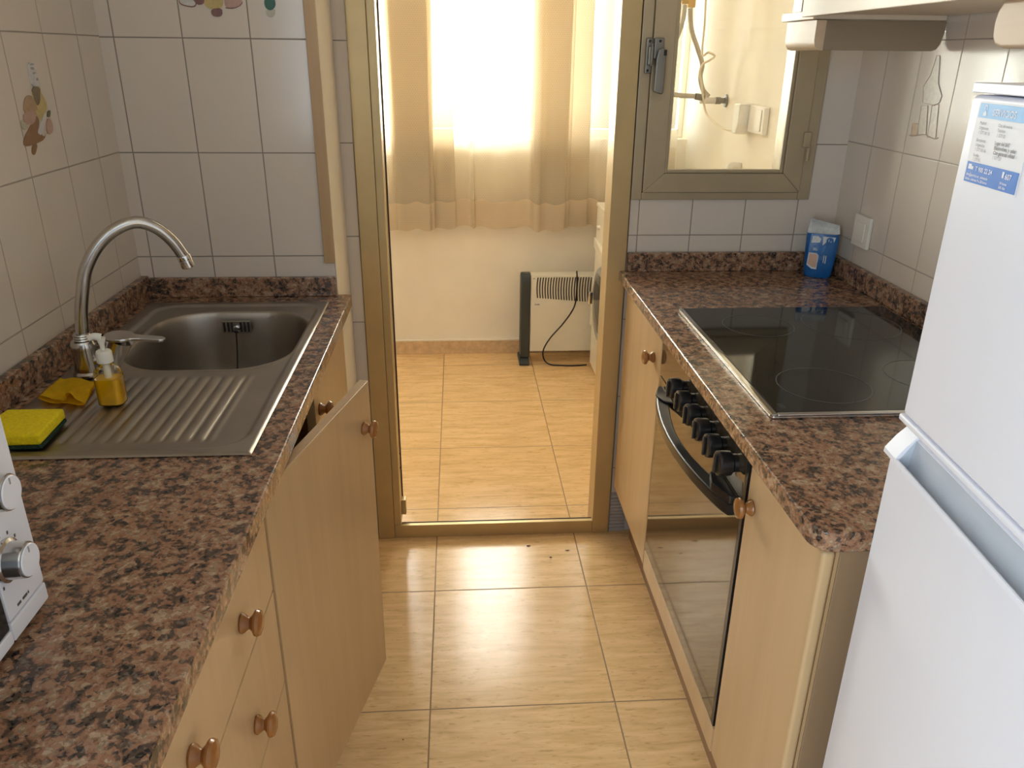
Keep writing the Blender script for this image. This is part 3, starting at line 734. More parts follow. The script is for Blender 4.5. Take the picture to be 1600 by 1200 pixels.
# --- oven
on = thing('oven', (0.76, 1.425, 0), 'built-in oven with bronze mirror door and black knobs below the hob', 'oven')
obj('housing', BB([(RF+0.0225, 1.04, 1.1275, 1.7245, 0.246, 0.846)]), M['black_matt'], on)
obj('base_panel', B(RF, RF+0.019, 1.1255, 1.7265, 0.185, 0.243, bev=0.002), M['wood'], on)
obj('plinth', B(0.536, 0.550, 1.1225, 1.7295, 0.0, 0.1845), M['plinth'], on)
OG0, OG1 = 1.140, 1.7245
dg_ = obj('door_glass', B(RF, RF+0.008, OG0, OG1, 0.249, 0.742, bev=0.001), M['oven_glass'], on)
obj('door_edge', BB([(RF, RF+0.022, 1.128, OG0-0.0003, 0.249, 0.845), (RF+0.0082, RF+0.022, OG0, OG1, 0.249, 0.742)]), M['black'], on)
cpn = obj('control_panel', B(RF, RF+0.022, OG0, OG1, 0.7455, 0.845, bev=0.001), M['oven_glass'], on)
bm = bmesh.new()
inner, outer = [], []
for k in range(33):
    t = k/32; y = 1.165+t*(1.690-1.165); s = math.sin(PI*t)**0.75
    outer.append((RF-0.012-0.040*s, y)); inner.append((RF-0.0005-0.030*max(0, math.sin(PI*min(1, max(0, (t-0.12)/0.76)))), y))
prism(bm, outer+inner[::-1], 2, 0.700, 0.724, bev=0.004, seg=3, which='caps')
prism(bm, [(RF-0.0004, 1.165), (RF-0.012, 1.165), (RF-0.030, 1.215), (RF-0.020, 1.255), (RF-0.0004, 1.275)], 2, 0.7242, 0.741, bev=0.003)
prism(bm, [(RF-0.0004, 1.690), (RF-0.012, 1.690), (RF-0.030, 1.640), (RF-0.020, 1.605), (RF-0.0004, 1.590)], 2, 0.7242, 0.729, bev=0.003)
obj('handle', bm, M['black'], dg_)
for k in range(6):
    y = 1.185+k*0.0665; bm = bmesh.new()
    lathe(bm, [(0.016, 0.0003), (0.0165, 0.008), (0.0215, 0.012), (0.0225, 0.030), (0.0215, 0.0345), (0.019, 0.036)], (RF, y, 0.796), (-1, 0, 0), 30)
    box(bm, RF-0.0415, RF-0.0358, y-0.0035, y+0.0035, 0.778, 0.814, bev=0.0015)
    obj('knob', bm, M['black'], cpn)

# --- fridge freezer (local frame: x inward from the front, -y along its width)
fr = thing('fridge_freezer', (0.507, 0.800, 0), 'tall white two-door fridge freezer with a paper label', 'fridge', rotz=math.radians(-5.65))
def L(bm, x0, x1, u0, u1, z0, z1, bev=0.0, seg=3): return box(bm, x0, x1, -u1, -u0, z0, z1, bev=bev, seg=seg)
obj('cabinet', L(bmesh.new(), 0.058, 0.545, 0.004, 0.546, 0.025, 1.4165, 0.004), M['white'], fr, local=True)
obj('top_cap', L(bmesh.new(), -0.003, 0.548, 0.0085, 0.552, 1.4172, 1.4265, 0.0012), M['white'], fr, local=True)
ud = obj('door', L(bmesh.new(), 0.0, 0.055, 0.004, 0.55, 1.0695, 1.4155, 0.006, 4), M['white'], fr, local=True)
obj('door_rim', L(bmesh.new(), -0.0015, 0.054, -0.0005, 0.552, 1.0605, 1.069, 0.003), M['white'], ud, local=True)
bm = bmesh.new()
low = [(0.055, 0.10), (0.055, 1.0592), (0.030, 1.0586), (0.012, 1.0525), (0.001, 1.0400), (-0.0095, 1.0240), (-0.010, 1.0185), (0.0, 1.012), (0.0, 0.10)]
box(bm, 0.0, 0.055, -0.552, 0.0, 0.10, 1.0119)
low = [(x, max(z, 1.0120)) for x, z in low if z > 0.2]+[(0.055, 1.0120)]
low = [p for i, p in enumerate(low) if p not in low[:i]]
prism(bm, low, 1, 0.0, -0.030)
notch = [(0.055, 1.0060), (0.055, 1.0592), (0.030, 1.0588), (0.020, 1.0545), (0.0105, 1.0480), (0.0065, 1.0120), (-0.0015, 1.0100), (-0.0058, 1.0225), (-0.0072, 1.0242), (-0.0090, 1.0238), (-0.010, 1.0185), (0.0, 1.0119), (0.0004, 1.0060)]
prism(bm, [(x, z) for x, z in notch], 1, -0.0300, -0.552)
ld = obj('door', bm, M['white'], fr, local=True, ang=25)
bm = bmesh.new()
prism(bm, [(0.0107, 1.0470), (0.0067, 1.0122), (-0.0014, 1.0102), (-0.0055, 1.0215), (-0.0049, 1.0217), (-0.0009, 1.0109), (0.0061, 1.0127), (0.0101, 1.0470)], 1, -0.0303, -0.551)
prism(bm, [(0.0101, 1.0475), (0.0061, 1.0127), (-0.0009, 1.0109), (-0.0055, 1.0215)], 1, -0.0301, -0.0306)
obj('handle_recess', bm, M['recess'], ld, local=True)
for v, u in ((0.10, 0.05), (0.10, 0.50), (0.50, 0.05), (0.50, 0.50)):
    obj('foot', lathe(bmesh.new(), [(0.018, 0.0003), (0.018, 0.0247)], (v, -u, 0), seg=16), M['black_matt'], fr, local=True)
ZE = -0.0004
def patch(u0, u1, z0, z1, e=0.0004): return box(bmesh.new(), -e-0.0003, -e, -u1, -u0, z0, z1)
lab = obj('label', patch(0.0235, 0.118, 1.3335, 1.4105), M['white_paper'], fr, local=True, label='white paper label with blue bands')
obj('header_band', patch(0.0265, 0.117, 1.3955, 1.4085, 0.0009), M['blue_light'], lab, local=True)
obj('footer_band', patch(0.0262, 0.1165, 1.3355, 1.3545, 0.0009), M['blue'], lab, local=True)
def tx(s, size, u, z, mt, nm='lettering', bold=0.02): 
    bm = textmesh(s, size, lambda a, b: (-0.00145, -(u+a), z+b), bold=bold); return bm
bm = bmesh.new()
for s, size, u, z in (('SERVICIOS', 0.0085, 0.052, 1.3985), ('T 900 22 24', 0.0062, 0.0435, 1.3470), ('607', 0.0070, 0.0965, 1.3465),
                      ('info@servicio.es  asistencia', 0.0036, 0.029, 1.3415), ('lunes a viernes 9 a 20 horas', 0.0036, 0.029, 1.3375),
                      ('24 horas', 0.0034, 0.090, 1.3412), ('365 dias', 0.0034, 0.090, 1.3375)):
    joinbm(bm, tx(s, size, u, z, None))
# header logo and little van pictogram
def ring_logo(bm, u, z, r):
    for k in range(20):
        a0, a1 = math.radians(-40+k*13), math.radians(-40+(k+1)*13)
        vs = [bm.verts.new((-0.00145, -(u+rr*math.cos(a)), z+rr*math.sin(a))) for a, rr in ((a0, r), (a1, r), (a1, r*0.62), (a0, r*0.62))]
        bm.faces.new(vs)
ring_logo(bm, 0.0385, 1.4045, 0.0028)
for a in ((0.0358, 0.0412, 1.3975, 1.4005), (0.0372, 0.0398, 1.4005, 1.402), (0.030, 0.0360, 1.3478, 1.3525), (0.0362, 0.0395, 1.3478, 1.3507), (0.0915, 0.0945, 1.347, 1.3525)):
    box(bm, -0.00147, -0.00140, -a[1], -a[0], a[2], a[3])
obj('white_lettering', bm, M['text_white'], lab, local=True)
bm = bmesh.new()
for s, size, u, z, bo in (('Madrid', 0.0042, 0.033, 1.3895, 0), ('Urgencias', 0.0042, 0.0335, 1.3852, 0), ('1 577 50 15', 0.0042, 0.0345, 1.3808, 0),
                          ('Barcelona', 0.0042, 0.0335, 1.3738, 0), ('Urgencias', 0.0042, 0.034, 1.3695, 0), ('1 577 50 16', 0.0042, 0.0345, 1.3652, 0),
                          ('Sevilla', 0.0042, 0.034, 1.3598, 0), ('1 577 51', 0.0042, 0.034, 1.3560, 0),
                          ('Cita de averia', 0.0042, 0.066, 1.3895, 0), ('Tecnico', 0.0042, 0.0665, 1.3852, 0), ('1 577 52', 0.0042, 0.067, 1.3808, 0),
                          ('Lugar del SAT', 0.0044, 0.067, 1.3740, 0.03), ('Electrodom. y calor', 0.0046, 0.0675, 1.3697, 0.04), ('Con garantia oficial', 0.0046, 0.068, 1.3654, 0.04), ('1 577 53', 0.0042, 0.0685, 1.3612, 0)):
    joinbm(bm, tx(s, size, u, z, None, bold=bo))
obj('grey_lettering', bm, M['text_grey'], lab, local=True)

# --- blue packet in the corner
pk = thing('sugar_packet', (1.012, 2.115, H), 'blue plastic packet with crumpled white top in the corner', 'packet')
def packet():
    bm = bmesh.new(); rings = []
    secs = [(0.033, 0.025, 0.0006), (0.0365, 0.028, 0.008), (0.039, 0.030, 0.04), (0.0415, 0.031, 0.08), (0.0425, 0.0295, 0.108), (0.0420, 0.026, 0.1225)]
    R = Matrix.Rotation(math.radians(-24), 3, 'Z')
    for hx_, hy_, zz in secs:
        ring = []
        for i, (x, y) in enumerate(rrect(-hx_, hx_, -hy_, hy_, 0.012, 6)):
            w = 0.0018*math.sin(i*1.7+zz*90)*min(1, zz*40); q = R @ Vector((x*(1+w*8), y*(1+w*8), 0)); ring.append(bm.verts.new((1.005+q.x, 2.112+q.y, H+zz)))
        rings.append(ring)
    for p, q in zip(rings, rings[1:]):
        for i in range(len(p)): bm.faces.new((p[i], p[(i+1) % len(p)], q[(i+1) % len(p)], q[i]))
    bm.faces.new(rings[0][::-1]); bm.faces.new(rings[-1]); bmesh.ops.recalc_face_normals(bm, faces=bm.faces)
    return bm
obj('bag', packet(), M['blue_bag'], pk, ang=60)
bm = bmesh.new(); rings = []
R3 = Matrix.Rotation(math.radians(-24), 3, 'Z')
for j, (hx_, hy_, zz) in enumerate([(0.0423, 0.0262, 0.1230), (0.0420, 0.020, 0.130), (0.0405, 0.012, 0.140), (0.039, 0.006, 0.148)]):
    ring = []
    for i, (x, y) in enumerate(rrect(-hx_, hx_, -hy_, hy_, min(0.012, hy_*0.9), 6)):
        q = R3 @ Vector((x, y+0.004*math.sin(x*190+j), 0)); ring.append(bm.verts.new((1.005+q.x, 2.112+q.y, H+zz+(0.009*math.sin(x*120+0.8)+0.005*math.sin(i*2.1))*(j/3))))
    rings.append(ring)
for p, q in zip(rings, rings[1:]):
    for i in range(len(p)): bm.faces.new((p[i], p[(i+1) % len(p)], q[(i+1) % len(p)], q[i]))
bm.faces.new(rings[0][::-1]); bm.faces.new(rings[-1]); bmesh.ops.recalc_face_normals(bm, faces=bm.faces)
obj('crumpled_top', bm, M['white_film'], pk, ang=70)
def onbag(s, zz, face, e):
    """point on the packet: face 'f' front (toward the kitchen), 'l' left side."""
    k = max(0, min(1, zz/0.08)); hx_, hy_ = 0.0375+0.0038*k, 0.0292+0.0022*k
    q = R3 @ (Vector((s, -hy_-e, 0)) if face == 'f' else Vector((-hx_-e, s, 0)))
    return (1.005+q.x, 2.112+q.y, H+zz)
def bagpatch(poly, face, e=0.0009, e2=0.0004):
    bm = bmesh.new(); a = [bm.verts.new(onbag(s, z_, face, e)) for s, z_ in poly]; b = [bm.verts.new(onbag(s, z_, face, -e2)) for s, z_ in poly]
    n = len(a); bm.faces.new(a); bm.faces.new(b[::-1])
    for i in range(n): bm.faces.new((a[i], b[i], b[(i+1) % n], a[(i+1) % n]))
    bmesh.ops.recalc_face_normals(bm, faces=bm.faces); return bm
obj('white_window', bagpatch([(-0.032, 0.036), (-0.018, 0.026), (-0.005, 0.025), (-0.004, 0.064), (-0.010, 0.070), (-0.031, 0.071)], 'f', 0.0028), M['white_film'], pk)
obj('printed_picture', bagpatch([(-0.029, 0.040), (-0.018, 0.031), (-0.007, 0.030), (-0.007, 0.062), (-0.012, 0.067), (-0.028, 0.068)], 'f', 0.0034), M['skin_print'], pk)
bm = bmesh.new()
for poly in ([(-0.028, 0.098), (-0.006, 0.100), (-0.004, 0.110), (-0.012, 0.117), (-0.026, 0.117)], [(0.002, 0.092), (0.010, 0.102), (0.030, 0.104), (0.033, 0.116), (0.0, 0.117)]):
    joinbm(bm, bagpatch(poly, 'f', 0.0016))
obj('white_band', bm, M['white_film'], pk)
bm = bagpatch([(0.019+0.0095*math.cos(k*PI/8), 0.106+0.0095*math.sin(k*PI/8)) for k in range(16)], 'f', 0.0024); obj('round_emblem', bm, M['blue_bag'], pk)
bm = bmesh.new()
for a, b, w, h in ((-0.021, 0.078, 0.012, 0.002), (-0.021, 0.082, 0.009, 0.002), (0.009, 0.045, 0.002, 0.02), (0.014, 0.043, 0.002, 0.022), (0.015, 0.104, 0.002, 0.006), (0.020, 0.103, 0.004, 0.002)):
    joinbm(bm, bagpatch([(a, b), (a+w, b), (a+w, b+h), (a, b+h)], 'f', 0.0030))
obj('printed_marks', bm, M['white_film'], pk)

# --- light switch on the right wall
sw = thing('light_switch', (XR, 2.022, 1.023), 'white wall light switch on the tiles behind the blue packet', 'light switch')
obj('plate', B(XR-0.0105, XR-0.0005, 1.980, 2.064, 0.982, 1.064, bev=0.003), M['white_plastic'], sw)
obj('rocker', B(XR-0.0145, XR-0.0107, 1.997, 2.047, 0.998, 1.048, bev=0.002), M['white_plastic'], sw)

# --- wall cabinets, top right
def pelmet_prof(x0):     # (x, z) section of the rounded front rail
    return [(x0, 1.522), (x0, 1.482), (x0+0.003, 1.470), (x0+0.009, 1.4635), (x0+0.018, 1.4615), (x0+0.022, 1.4615), (x0+0.022, 1.522)]
cs = thing('corner_shelf', (0.92, 1.91, 1.4615), 'cream open end shelf with rounded pelmet, beside the inner window', 'shelf')
obj('base_board', B(0.770, 1.0705, 1.828, 2.010, 1.5235, 1.542, bev=0.003), M['cream_panel'], cs)
obj('side_panel', B(1.052, 1.0705, 1.828, 2.010, 1.5423, 2.10), M['cream_panel'], cs)
bm = bmesh.new(); prism(bm, pelmet_prof(0.776), 1, 1.8215, 1.985)
obj('front_pelmet', bm, M['pelmet'], cs)
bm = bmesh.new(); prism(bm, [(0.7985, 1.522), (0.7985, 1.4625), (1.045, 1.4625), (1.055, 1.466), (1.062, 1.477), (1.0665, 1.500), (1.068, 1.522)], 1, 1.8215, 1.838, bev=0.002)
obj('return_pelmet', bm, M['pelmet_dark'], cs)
hc = thing('wall_cabinet', (0.9, 1.51, 1.52), 'cream wall cabinet above the hob without any pelmet', 'wall cabinet')
obj('carcass', BB([(0.762, 1.0705, 1.208, 1.8265, 1.534, 2.12)]), M['cream_panel'], hc)
obj('door', B(0.742, 0.7615, 1.207, 1.8265, 1.527, 2.12, bev=0.0025), M['cream_panel'], hc)
fc = thing('wall_cabinet', (0.9, 0.90, 1.46), 'cream wall cabinet over the fridge with a rounded pelmet end', 'wall cabinet')
obj('carcass', B(0.762, 1.0705, 0.60, 1.2045, 1.534, 2.12), M['cream_panel'], fc)
obj('door', B(0.742, 0.7615, 0.60, 1.2045, 1.527, 2.12, bev=0.0025), M['cream_panel'], fc)
bm = bmesh.new()
poly = [(0.62, 1.5255), (1.194, 1.5255), (1.204, 1.512), (1.207, 1.495), (1.204, 1.476), (1.195, 1.466), (1.178, 1.4615), (0.62, 1.4615)]
prism(bm, poly, 0, 0.776, 0.798, bev=0.006, seg=4)
obj('pelmet', bm, M['pelmet'], fc)

# ------------------------------------------------------------------ printed stickers on the tiles
def decal(name, label, polys, ax, val, sgn):
    org = [0, 0, 0]; org[ax] = val
    c = np.mean([p for _, _, P in polys for p in P], 0); o2 = [i for i in range(3) if i != ax]
    org[o2[0]], org[o2[1]] = float(c[0]), float(c[1])
    t = thing(name, tuple(org), label, 'tile picture')
    for k, (nm, mk, P) in enumerate(polys):
        # outline rounded by one corner-cutting pass
        Q = []
        for i in range(len(P)):
            a, b = P[i], P[(i+1) % len(P)]
            Q += [(a[0]*0.75+b[0]*0.25, a[1]*0.75+b[1]*0.25), (a[0]*0.25+b[0]*0.75, a[1]*0.25+b[1]*0.75)]
        e0 = val+sgn*0.0004; e1 = val+sgn*(0.0007+0.00022*k)
        bm = bmesh.new(); prism(bm, Q, ax, min(e0, e1), max(e0, e1)); obj(nm, bm, M[mk], t)
    return t
decal('tile_picture', 'tile picture of a bottle with bread and ham on the left wall', [
 ('board', 'd_brown', [(1.5802, 1.3132), (1.6134, 1.3334), (1.6276, 1.3266), (1.6127, 1.3048), (1.6318, 1.2914), (1.6419, 1.3023), (1.6303, 1.288), (1.5984, 1.2842), (1.5732, 1.2821), (1.5481, 1.2836), (1.5512, 1.2956)]),
 ('knife_handle', 'd_brown', [(1.5788, 1.2838), (1.6008, 1.2839), (1.5857, 1.267), (1.575, 1.2647), (1.5706, 1.271)]),
 ('bottle', 'd_yellow', [(1.6225, 1.3800), (1.653, 1.3825), (1.6528, 1.3711), (1.6626, 1.3591), (1.6675, 1.3473), (1.6508, 1.3332), (1.6251, 1.3211), (1.6159, 1.3389), (1.6166, 1.367)]),
 ('bottle_neck', 'd_neck', [(1.6200, 1.3825), (1.653, 1.3825), (1.6460, 1.3650), (1.6400, 1.3540), (1.6260, 1.3480), (1.6190, 1.3640)]),
 ('bread_slice', 'd_bread', [(1.5841, 1.3631), (1.6012, 1.37), (1.6166, 1.367), (1.6257, 1.3496), (1.6246, 1.3417), (1.5934, 1.337), (1.5716, 1.3406)]),
 ('ham_slice', 'd_pink', [(1.5716, 1.3406), (1.6174, 1.3422), (1.6084, 1.3223), (1.5817, 1.3165), (1.5648, 1.3256)]),
 ('shell', 'd_shadow', [(1.5579, 1.3305), (1.5683, 1.3231), (1.5812, 1.3154), (1.5674, 1.3109), (1.5533, 1.3154)]),
 ('knife_blade', 'd_white', [(1.6065, 1.3019), (1.6226, 1.3155), (1.6459, 1.3335), (1.6543, 1.3353), (1.6446, 1.3196), (1.6188, 1.2961)]),
 ('olive', 'd_olive', [(1.6634, 1.3382), (1.674, 1.3387), (1.6658, 1.3263), (1.6557, 1.327)]),
 ('garlic', 'd_pink', [(1.6517, 1.3238), (1.6673, 1.3238), (1.6696, 1.3058), (1.6568, 1.295), (1.6403, 1.2989)]),
 ('bottle_top', 'd_white', [(1.6235, 1.4243), (1.6478, 1.4252), (1.6496, 1.413), (1.6506, 1.3882), (1.6525, 1.3830), (1.6200, 1.3830), (1.6222, 1.4057)]),
 ('top_mark', 'd_grey', [(1.628, 1.4228), (1.645, 1.4232), (1.645, 1.4205), (1.628, 1.4200)]),
 ('top_mark', 'd_grey', [(1.629, 1.4170), (1.640, 1.4165), (1.641, 1.4120), (1.629, 1.4125)]),
 ('top_mark', 'd_grey', [(1.631, 1.4080), (1.644, 1.4078), (1.644, 1.4062), (1.632, 1.4040)]),
 ('top_mark', 'd_grey', [(1.640, 1.3960), (1.647, 1.3990), (1.648, 1.3930), (1.641, 1.3930)]),
], 0, XL, 1)
decal('tile_picture', 'tile picture of ham, cheese and garlic on the back wall', [
 ('ham', 'd_pink', [(-0.5079, 1.5515), (-0.500, 1.575), (-0.470, 1.577), (-0.4678, 1.5521), (-0.4733, 1.5405), (-0.4892, 1.5352), (-0.5071, 1.5363)]),
 ('ham_rind', 'd_purple', [(-0.507, 1.5375), (-0.4892, 1.5362), (-0.4733, 1.5415), (-0.4670, 1.5521), (-0.4700, 1.5420), (-0.4880, 1.5335), (-0.507, 1.5345)]),
 ('cheese', 'd_yellow', [(-0.5535, 1.5509), (-0.553, 1.580), (-0.509, 1.582), (-0.5079, 1.5515), (-0.5127, 1.5362), (-0.5314, 1.5308), (-0.5485, 1.537)]),
 ('grapes', 'd_purple', [(-0.5728, 1.5507), (-0.570, 1.570), (-0.552, 1.572), (-0.5493, 1.551), (-0.5533, 1.542), (-0.5673, 1.5406)]),
 ('plate_rim', 'd_purple', [(-0.605, 1.5520), (-0.575, 1.5530), (-0.5663, 1.5435), (-0.5738, 1.5352), (-0.5925, 1.5375), (-0.6045, 1.5417)]),
 ('plate', 'd_white', [(-0.603, 1.5530), (-0.5769, 1.5530), (-0.5683, 1.5440), (-0.5748, 1.5377), (-0.5923, 1.540), (-0.6028, 1.5437)]),
 ('cork', 'd_purple', [(-0.5379, 1.5333), (-0.5141, 1.5362), (-0.5147, 1.5208), (-0.5263, 1.5168), (-0.5383, 1.5205)]),
], 1, 1.967, -1)
decal('tile_picture', 'small green tile picture beside the wooden corner strip', [
 ('shade', 'd_shadow', [(-0.4213, 1.5335), (-0.3973, 1.5364), (-0.4001, 1.5222), (-0.4091, 1.5169), (-0.4185, 1.5207)]),
 ('leaf', 'd_green', [(-0.4206, 1.5527), (-0.4120, 1.568), (-0.400, 1.564), (-0.3969, 1.553), (-0.3969, 1.5403), (-0.4076, 1.5311), (-0.4184, 1.5349), (-0.4216, 1.5438)]),
], 1, 1.967, -1)
def outline(P, w=0.0022):
    """thin closed stroke along a polygon, as quads"""
    return P
t4 = thing('tile_picture', (XR, 1.82, 1.36), 'faint tile picture outlining a bottle and glasses on the right wall', 'tile picture')
for nm, mk, P in (('bottle', 'd_faint', [(1.8432, 1.4538), (1.8306, 1.4538), (1.8213, 1.417), (1.8162, 1.3972), (1.7912, 1.3715), (1.7959, 1.3579), (1.8134, 1.3502), (1.8626, 1.3544), (1.873, 1.3885), (1.853, 1.4123), (1.8468, 1.4365)]),
                  ('jug', 'd_faint', [(1.8652, 1.3472), (1.839, 1.3487), (1.8232, 1.2873), (1.8601, 1.284)]), ('glass', 'd_faint', [(1.8222, 1.3520), (1.7972, 1.3535), (1.7826, 1.2841), (1.8154, 1.281)]),
                  ('orange', 'd_orange', [(1.8882, 1.306), (1.8638, 1.3079), (1.8563, 1.2815), (1.8857, 1.2773)])):
    bm = bmesh.new(); prism(bm, P, 0, XR-0.0007, XR-0.0004); o = obj(nm, bm, M[mk], t4)
    bm = bmesh.new()
    for i in range(len(P)):
        a, b = Vector((XR-0.001, *P[i])), Vector((XR-0.001, *P[(i+1) % len(P)])); tube(bm, [a, b], 0.0007, 6, smooth_it=False)
    obj('outline', bm, M['d_line'], o)
bm = bmesh.new(); tube(bm, [(XR-0.001, 1.8923, 1.2796), (XR-0.001, 1.855, 1.283), (XR-0.001, 1.8268, 1.2868), (XR-0.001, 1.79, 1.281), (XR-0.001, 1.7725, 1.2846)], 0.0012, 6)
obj('table_line', bm, M['d_line'], t4)

# ------------------------------------------------------------------ laundry room
def curtain_path():
    # plan view x,y; folded-over stretches hang in three layers
    y = 3.80
    K = [(-1.25, y), (-1.05, y+0.012), (-0.85, y-0.008), (-0.66, y+0.010), (-0.50, y-0.004), (-0.40, y+0.008), (-0.31, y-0.012)]
    def zig(xs, y0, dy):            # gathered cloth: forth and back between the given x positions
        for k, (a, b) in enumerate(zip(xs, xs[1:])):
            d = 1 if b > a else -1; yy = y0+dy*k; L_ = abs(b-a)
            K.append((a+d*min(0.012, L_*0.15), yy+0.001)); K.append(((a+b)/2, yy-0.002 if d > 0 else yy+0.001)); K.append((b-d*min(0.012, L_*0.15), yy-0.001))
            if k < len(xs)-2: K.append((b, yy+dy*0.5))
    zig([-0.30, -0.125, -0.292, -0.108, -0.310, -0.118, -0.298, -0.022, -0.120, 0.00], y-0.022, 0.0062)
    K.extend([(0.045, y+0.020), (0.068, y-0.010), (0.082, y+0.008), (0.15, y+0.014), (0.21, y+0.002), (0.27, y+0.014), (0.325, y+0.004)])
    K.extend([(0.350, y-0.030), (0.375, y-0.040), (0.395, y-0.026)])
    zig([0.405, 0.515, 0.350, 0.530, 0.340, 0.610, 0.520, 0.625], y-0.020, 0.0075)
    K.extend([(0.66, y+0.022), (0.705, y-0.006)])
    zig([0.73, 0.86, 0.75, 0.96, 0.84, 1.00, 0.93, 1.050], y-0.012, 0.006)
    return smooth([Vector((a, b, 0)) for a, b in K], 9)
CP = curtain_path()
def curtain_mesh(z0, z1, nz, dy=0.0, off=0.0):
    bm = bmesh.new(); g = []
    for j in range(nz+1):
        z_ = z0+(z1-z0)*j/nz; row = []
        fl = max(0.0, (1.6-z_)/1.0)
        for i, p in enumerate(CP):
            s = 3.80+(p.y-3.80)*(0.9+0.15*fl)
            x = p.x+0.010*fl*math.sin(p.x*21.0+1.0)
            zz = z_+(0.006*math.sin(p.x*24)+0.004*math.sin(p.x*61+1)-0.010*(3.80-p.y)*20 if j == 0 or (z0 < 0.75 and z_ < 0.82) else 0)
            row.append(bm.verts.new((x, s+dy+0.003*math.sin(z_*9+p.x*13), zz)))
        g.append(row)
    for a, b in zip(g, g[1:]):
        for k in range(len(a)-1): bm.faces.new((a[k], a[k+1], b[k+1], b[k]))
    return bm
cu = thing('curtain', (0, 3.81, 0.67), 'beige sheer curtain drawn across the bright laundry window', 'curtain')
obj('sheer_panel', curtain_mesh(0.672, 2.34, 48), M['curtain'], cu, ang=180)
obj('hem', curtain_mesh(0.672, 0.800, 6, dy=-0.0015), M['hem'], cu, ang=180)
bm = bmesh.new(); tube(bm, [(-1.29, 3.81, 2.352), (1.09, 3.81, 2.352)], 0.011, 14, smooth_it=False)
tag(obj('curtain_rail', bm, M['white_plastic'], origin=(0, 3.81, 2.352)), 'white curtain rail above the laundry curtain', 'curtain rail')

# convector heater
ht = thing('convector_heater', (0.53, 3.76, 0), 'cream convector heater with dark end panels below the curtain', 'heater')
bm = bmesh.new(); box(bm, 0.3460, 0.755, 3.730, 3.800, 0.062, 0.457, bev=0.006)
hbod = obj('body', bm, M['heater'], ht)
bm = bmesh.new()
for k in range(27):
    x = 0.381+k*0.01315; t = (x-0.381)/0.27; zb = 0.343-0.024*min(1.3, t)**1.0
    prism(bm, [(x-0.0032+0.004*(q-0.5)**2*4-0.004, zb+(0.446-zb)*q) for q in (0, 0.25, 0.5, 0.75, 1)]+[(x+0.0032+0.004*(q-0.5)**2*4-0.004, zb+(0.446-zb)*q) for q in (1, 0.75, 0.5, 0.25, 0)], 1, 3.7288, 3.7305)
obj('grille_slots', bm, M['slot'], hbod)
bm = bmesh.new()
for x, w in ((0.367, 0.006), (0.3745, 0.0035), (0.3795, 0.012)): box(bm, x, x+w, 3.7290, 3.7302, 0.306, 0.313)
box(bm, 0.358, 0.366, 3.7290, 3.7302, 0.438, 0.443)
obj('printed_marks', bm, M['text_grey'], hbod)
for x0, x1 in ((0.298, 0.3455), (0.7555, 0.803)):
    bm = bmesh.new()
    prism(bm, [(3.722, 0.030), (3.722, 0.420), (3.728, 0.448), (3.745, 0.464), (3.780, 0.464), (3.800, 0.448), (3.808, 0.420), (3.808, 0.030)], 0, x0, x1, bev=0.008, seg=3)
    obj('end_panel', bm, M['heater_dark'], ht)
    yf = 3.690 if x0 < 0.5 else 3.704
    bm = bmesh.new(); prism(bm, [(yf, 0.0005), (yf, 0.018), (3.714, 0.032), (3.815, 0.032), (3.840, 0.018), (3.840, 0.0005)], 0, x0-0.006, x1-0.003, bev=0.004)
    obj('foot', bm, M['heater_dark'], ht)
bm = bmesh.new()
tube(bm, [(0.572, 3.745, 0.462), (0.571, 3.735, 0.474), (0.570, 3.722, 0.466), (0.571, 3.716, 0.38), (0.561, 3.715, 0.298), (0.510, 3.712, 0.216), (0.446, 3.710, 0.139), (0.413, 3.708, 0.075), (0.420, 3.706, 0.025), (0.450, 3.692, 0.0055), (0.50, 3.680, 0.0050), (0.56, 3.674, 0.0050), (0.632, 3.682, 0.0050)], 0.0036, 10)
obj('cord', bm, M['cord'], ht, label='black mains cord hanging over the front')

# washing machine
wm = thing('washing_machine', (0.87, 3.38, 0), 'white front-loading washing machine behind the right door jamb', 'washing machine')
WX, WY0, WY1, WZ = 0.648, 3.092, 3.695, 0.815
obj('body', B(WX, 1.095, WY0, WY1, 0.012, WZ-0.020, bev=0.008, seg=3), M['white_cream'], wm)
obj('top', B(WX-0.004, 1.095, WY0-0.002, WY1+0.002, WZ-0.019, WZ, bev=0.006, seg=3), M['white_cream'], wm)
bm = bmesh.new()
prism(bm, [(WX-0.0005, 3.690), (WX-0.009, 3.690), (WX-0.040, 3.20), (WX-0.040, 3.115), (WX-0.0005, 3.115)], 2, 0.605, 0.652, bev=0.004, seg=3)
obj('dispenser_ledge', bm, M['white_cream'], wm)
bm = bmesh.new(); lathe(bm, [(0.175, 0.0003), (0.175, 0.010), (0.165, 0.022), (0.145, 0.026), (0.135, 0.020)], (WX, 3.41, 0.40), (-1, 0, 0), 48)
pd = obj('door', bm, M['grey_plastic'], wm)
bm = bmesh.new(); lathe(bm, [(0.134, 0.021), (0.12, 0.030), (0.08, 0.036), (0.01, 0.038)], (WX, 3.41, 0.40), (-1, 0, 0), 48)
obj('door_glass', bm, M['dark_glass'], pd)
obj('door_handle', B(WX-0.045, WX-0.020, 3.555, 3.580, 0.36, 0.42, bev=0.006), M['chrome_pol'], pd)
obj('front_strip', B(WX-0.010, WX-0.0005, 3.660, 3.690, 0.22, 0.46, bev=0.003), M['white_cream'], wm)
obj('filter_flap', B(WX-0.004, WX-0.0005, 3.12, 3.66, 0.030, 0.155, bev=0.002), M['white_cream'], wm)
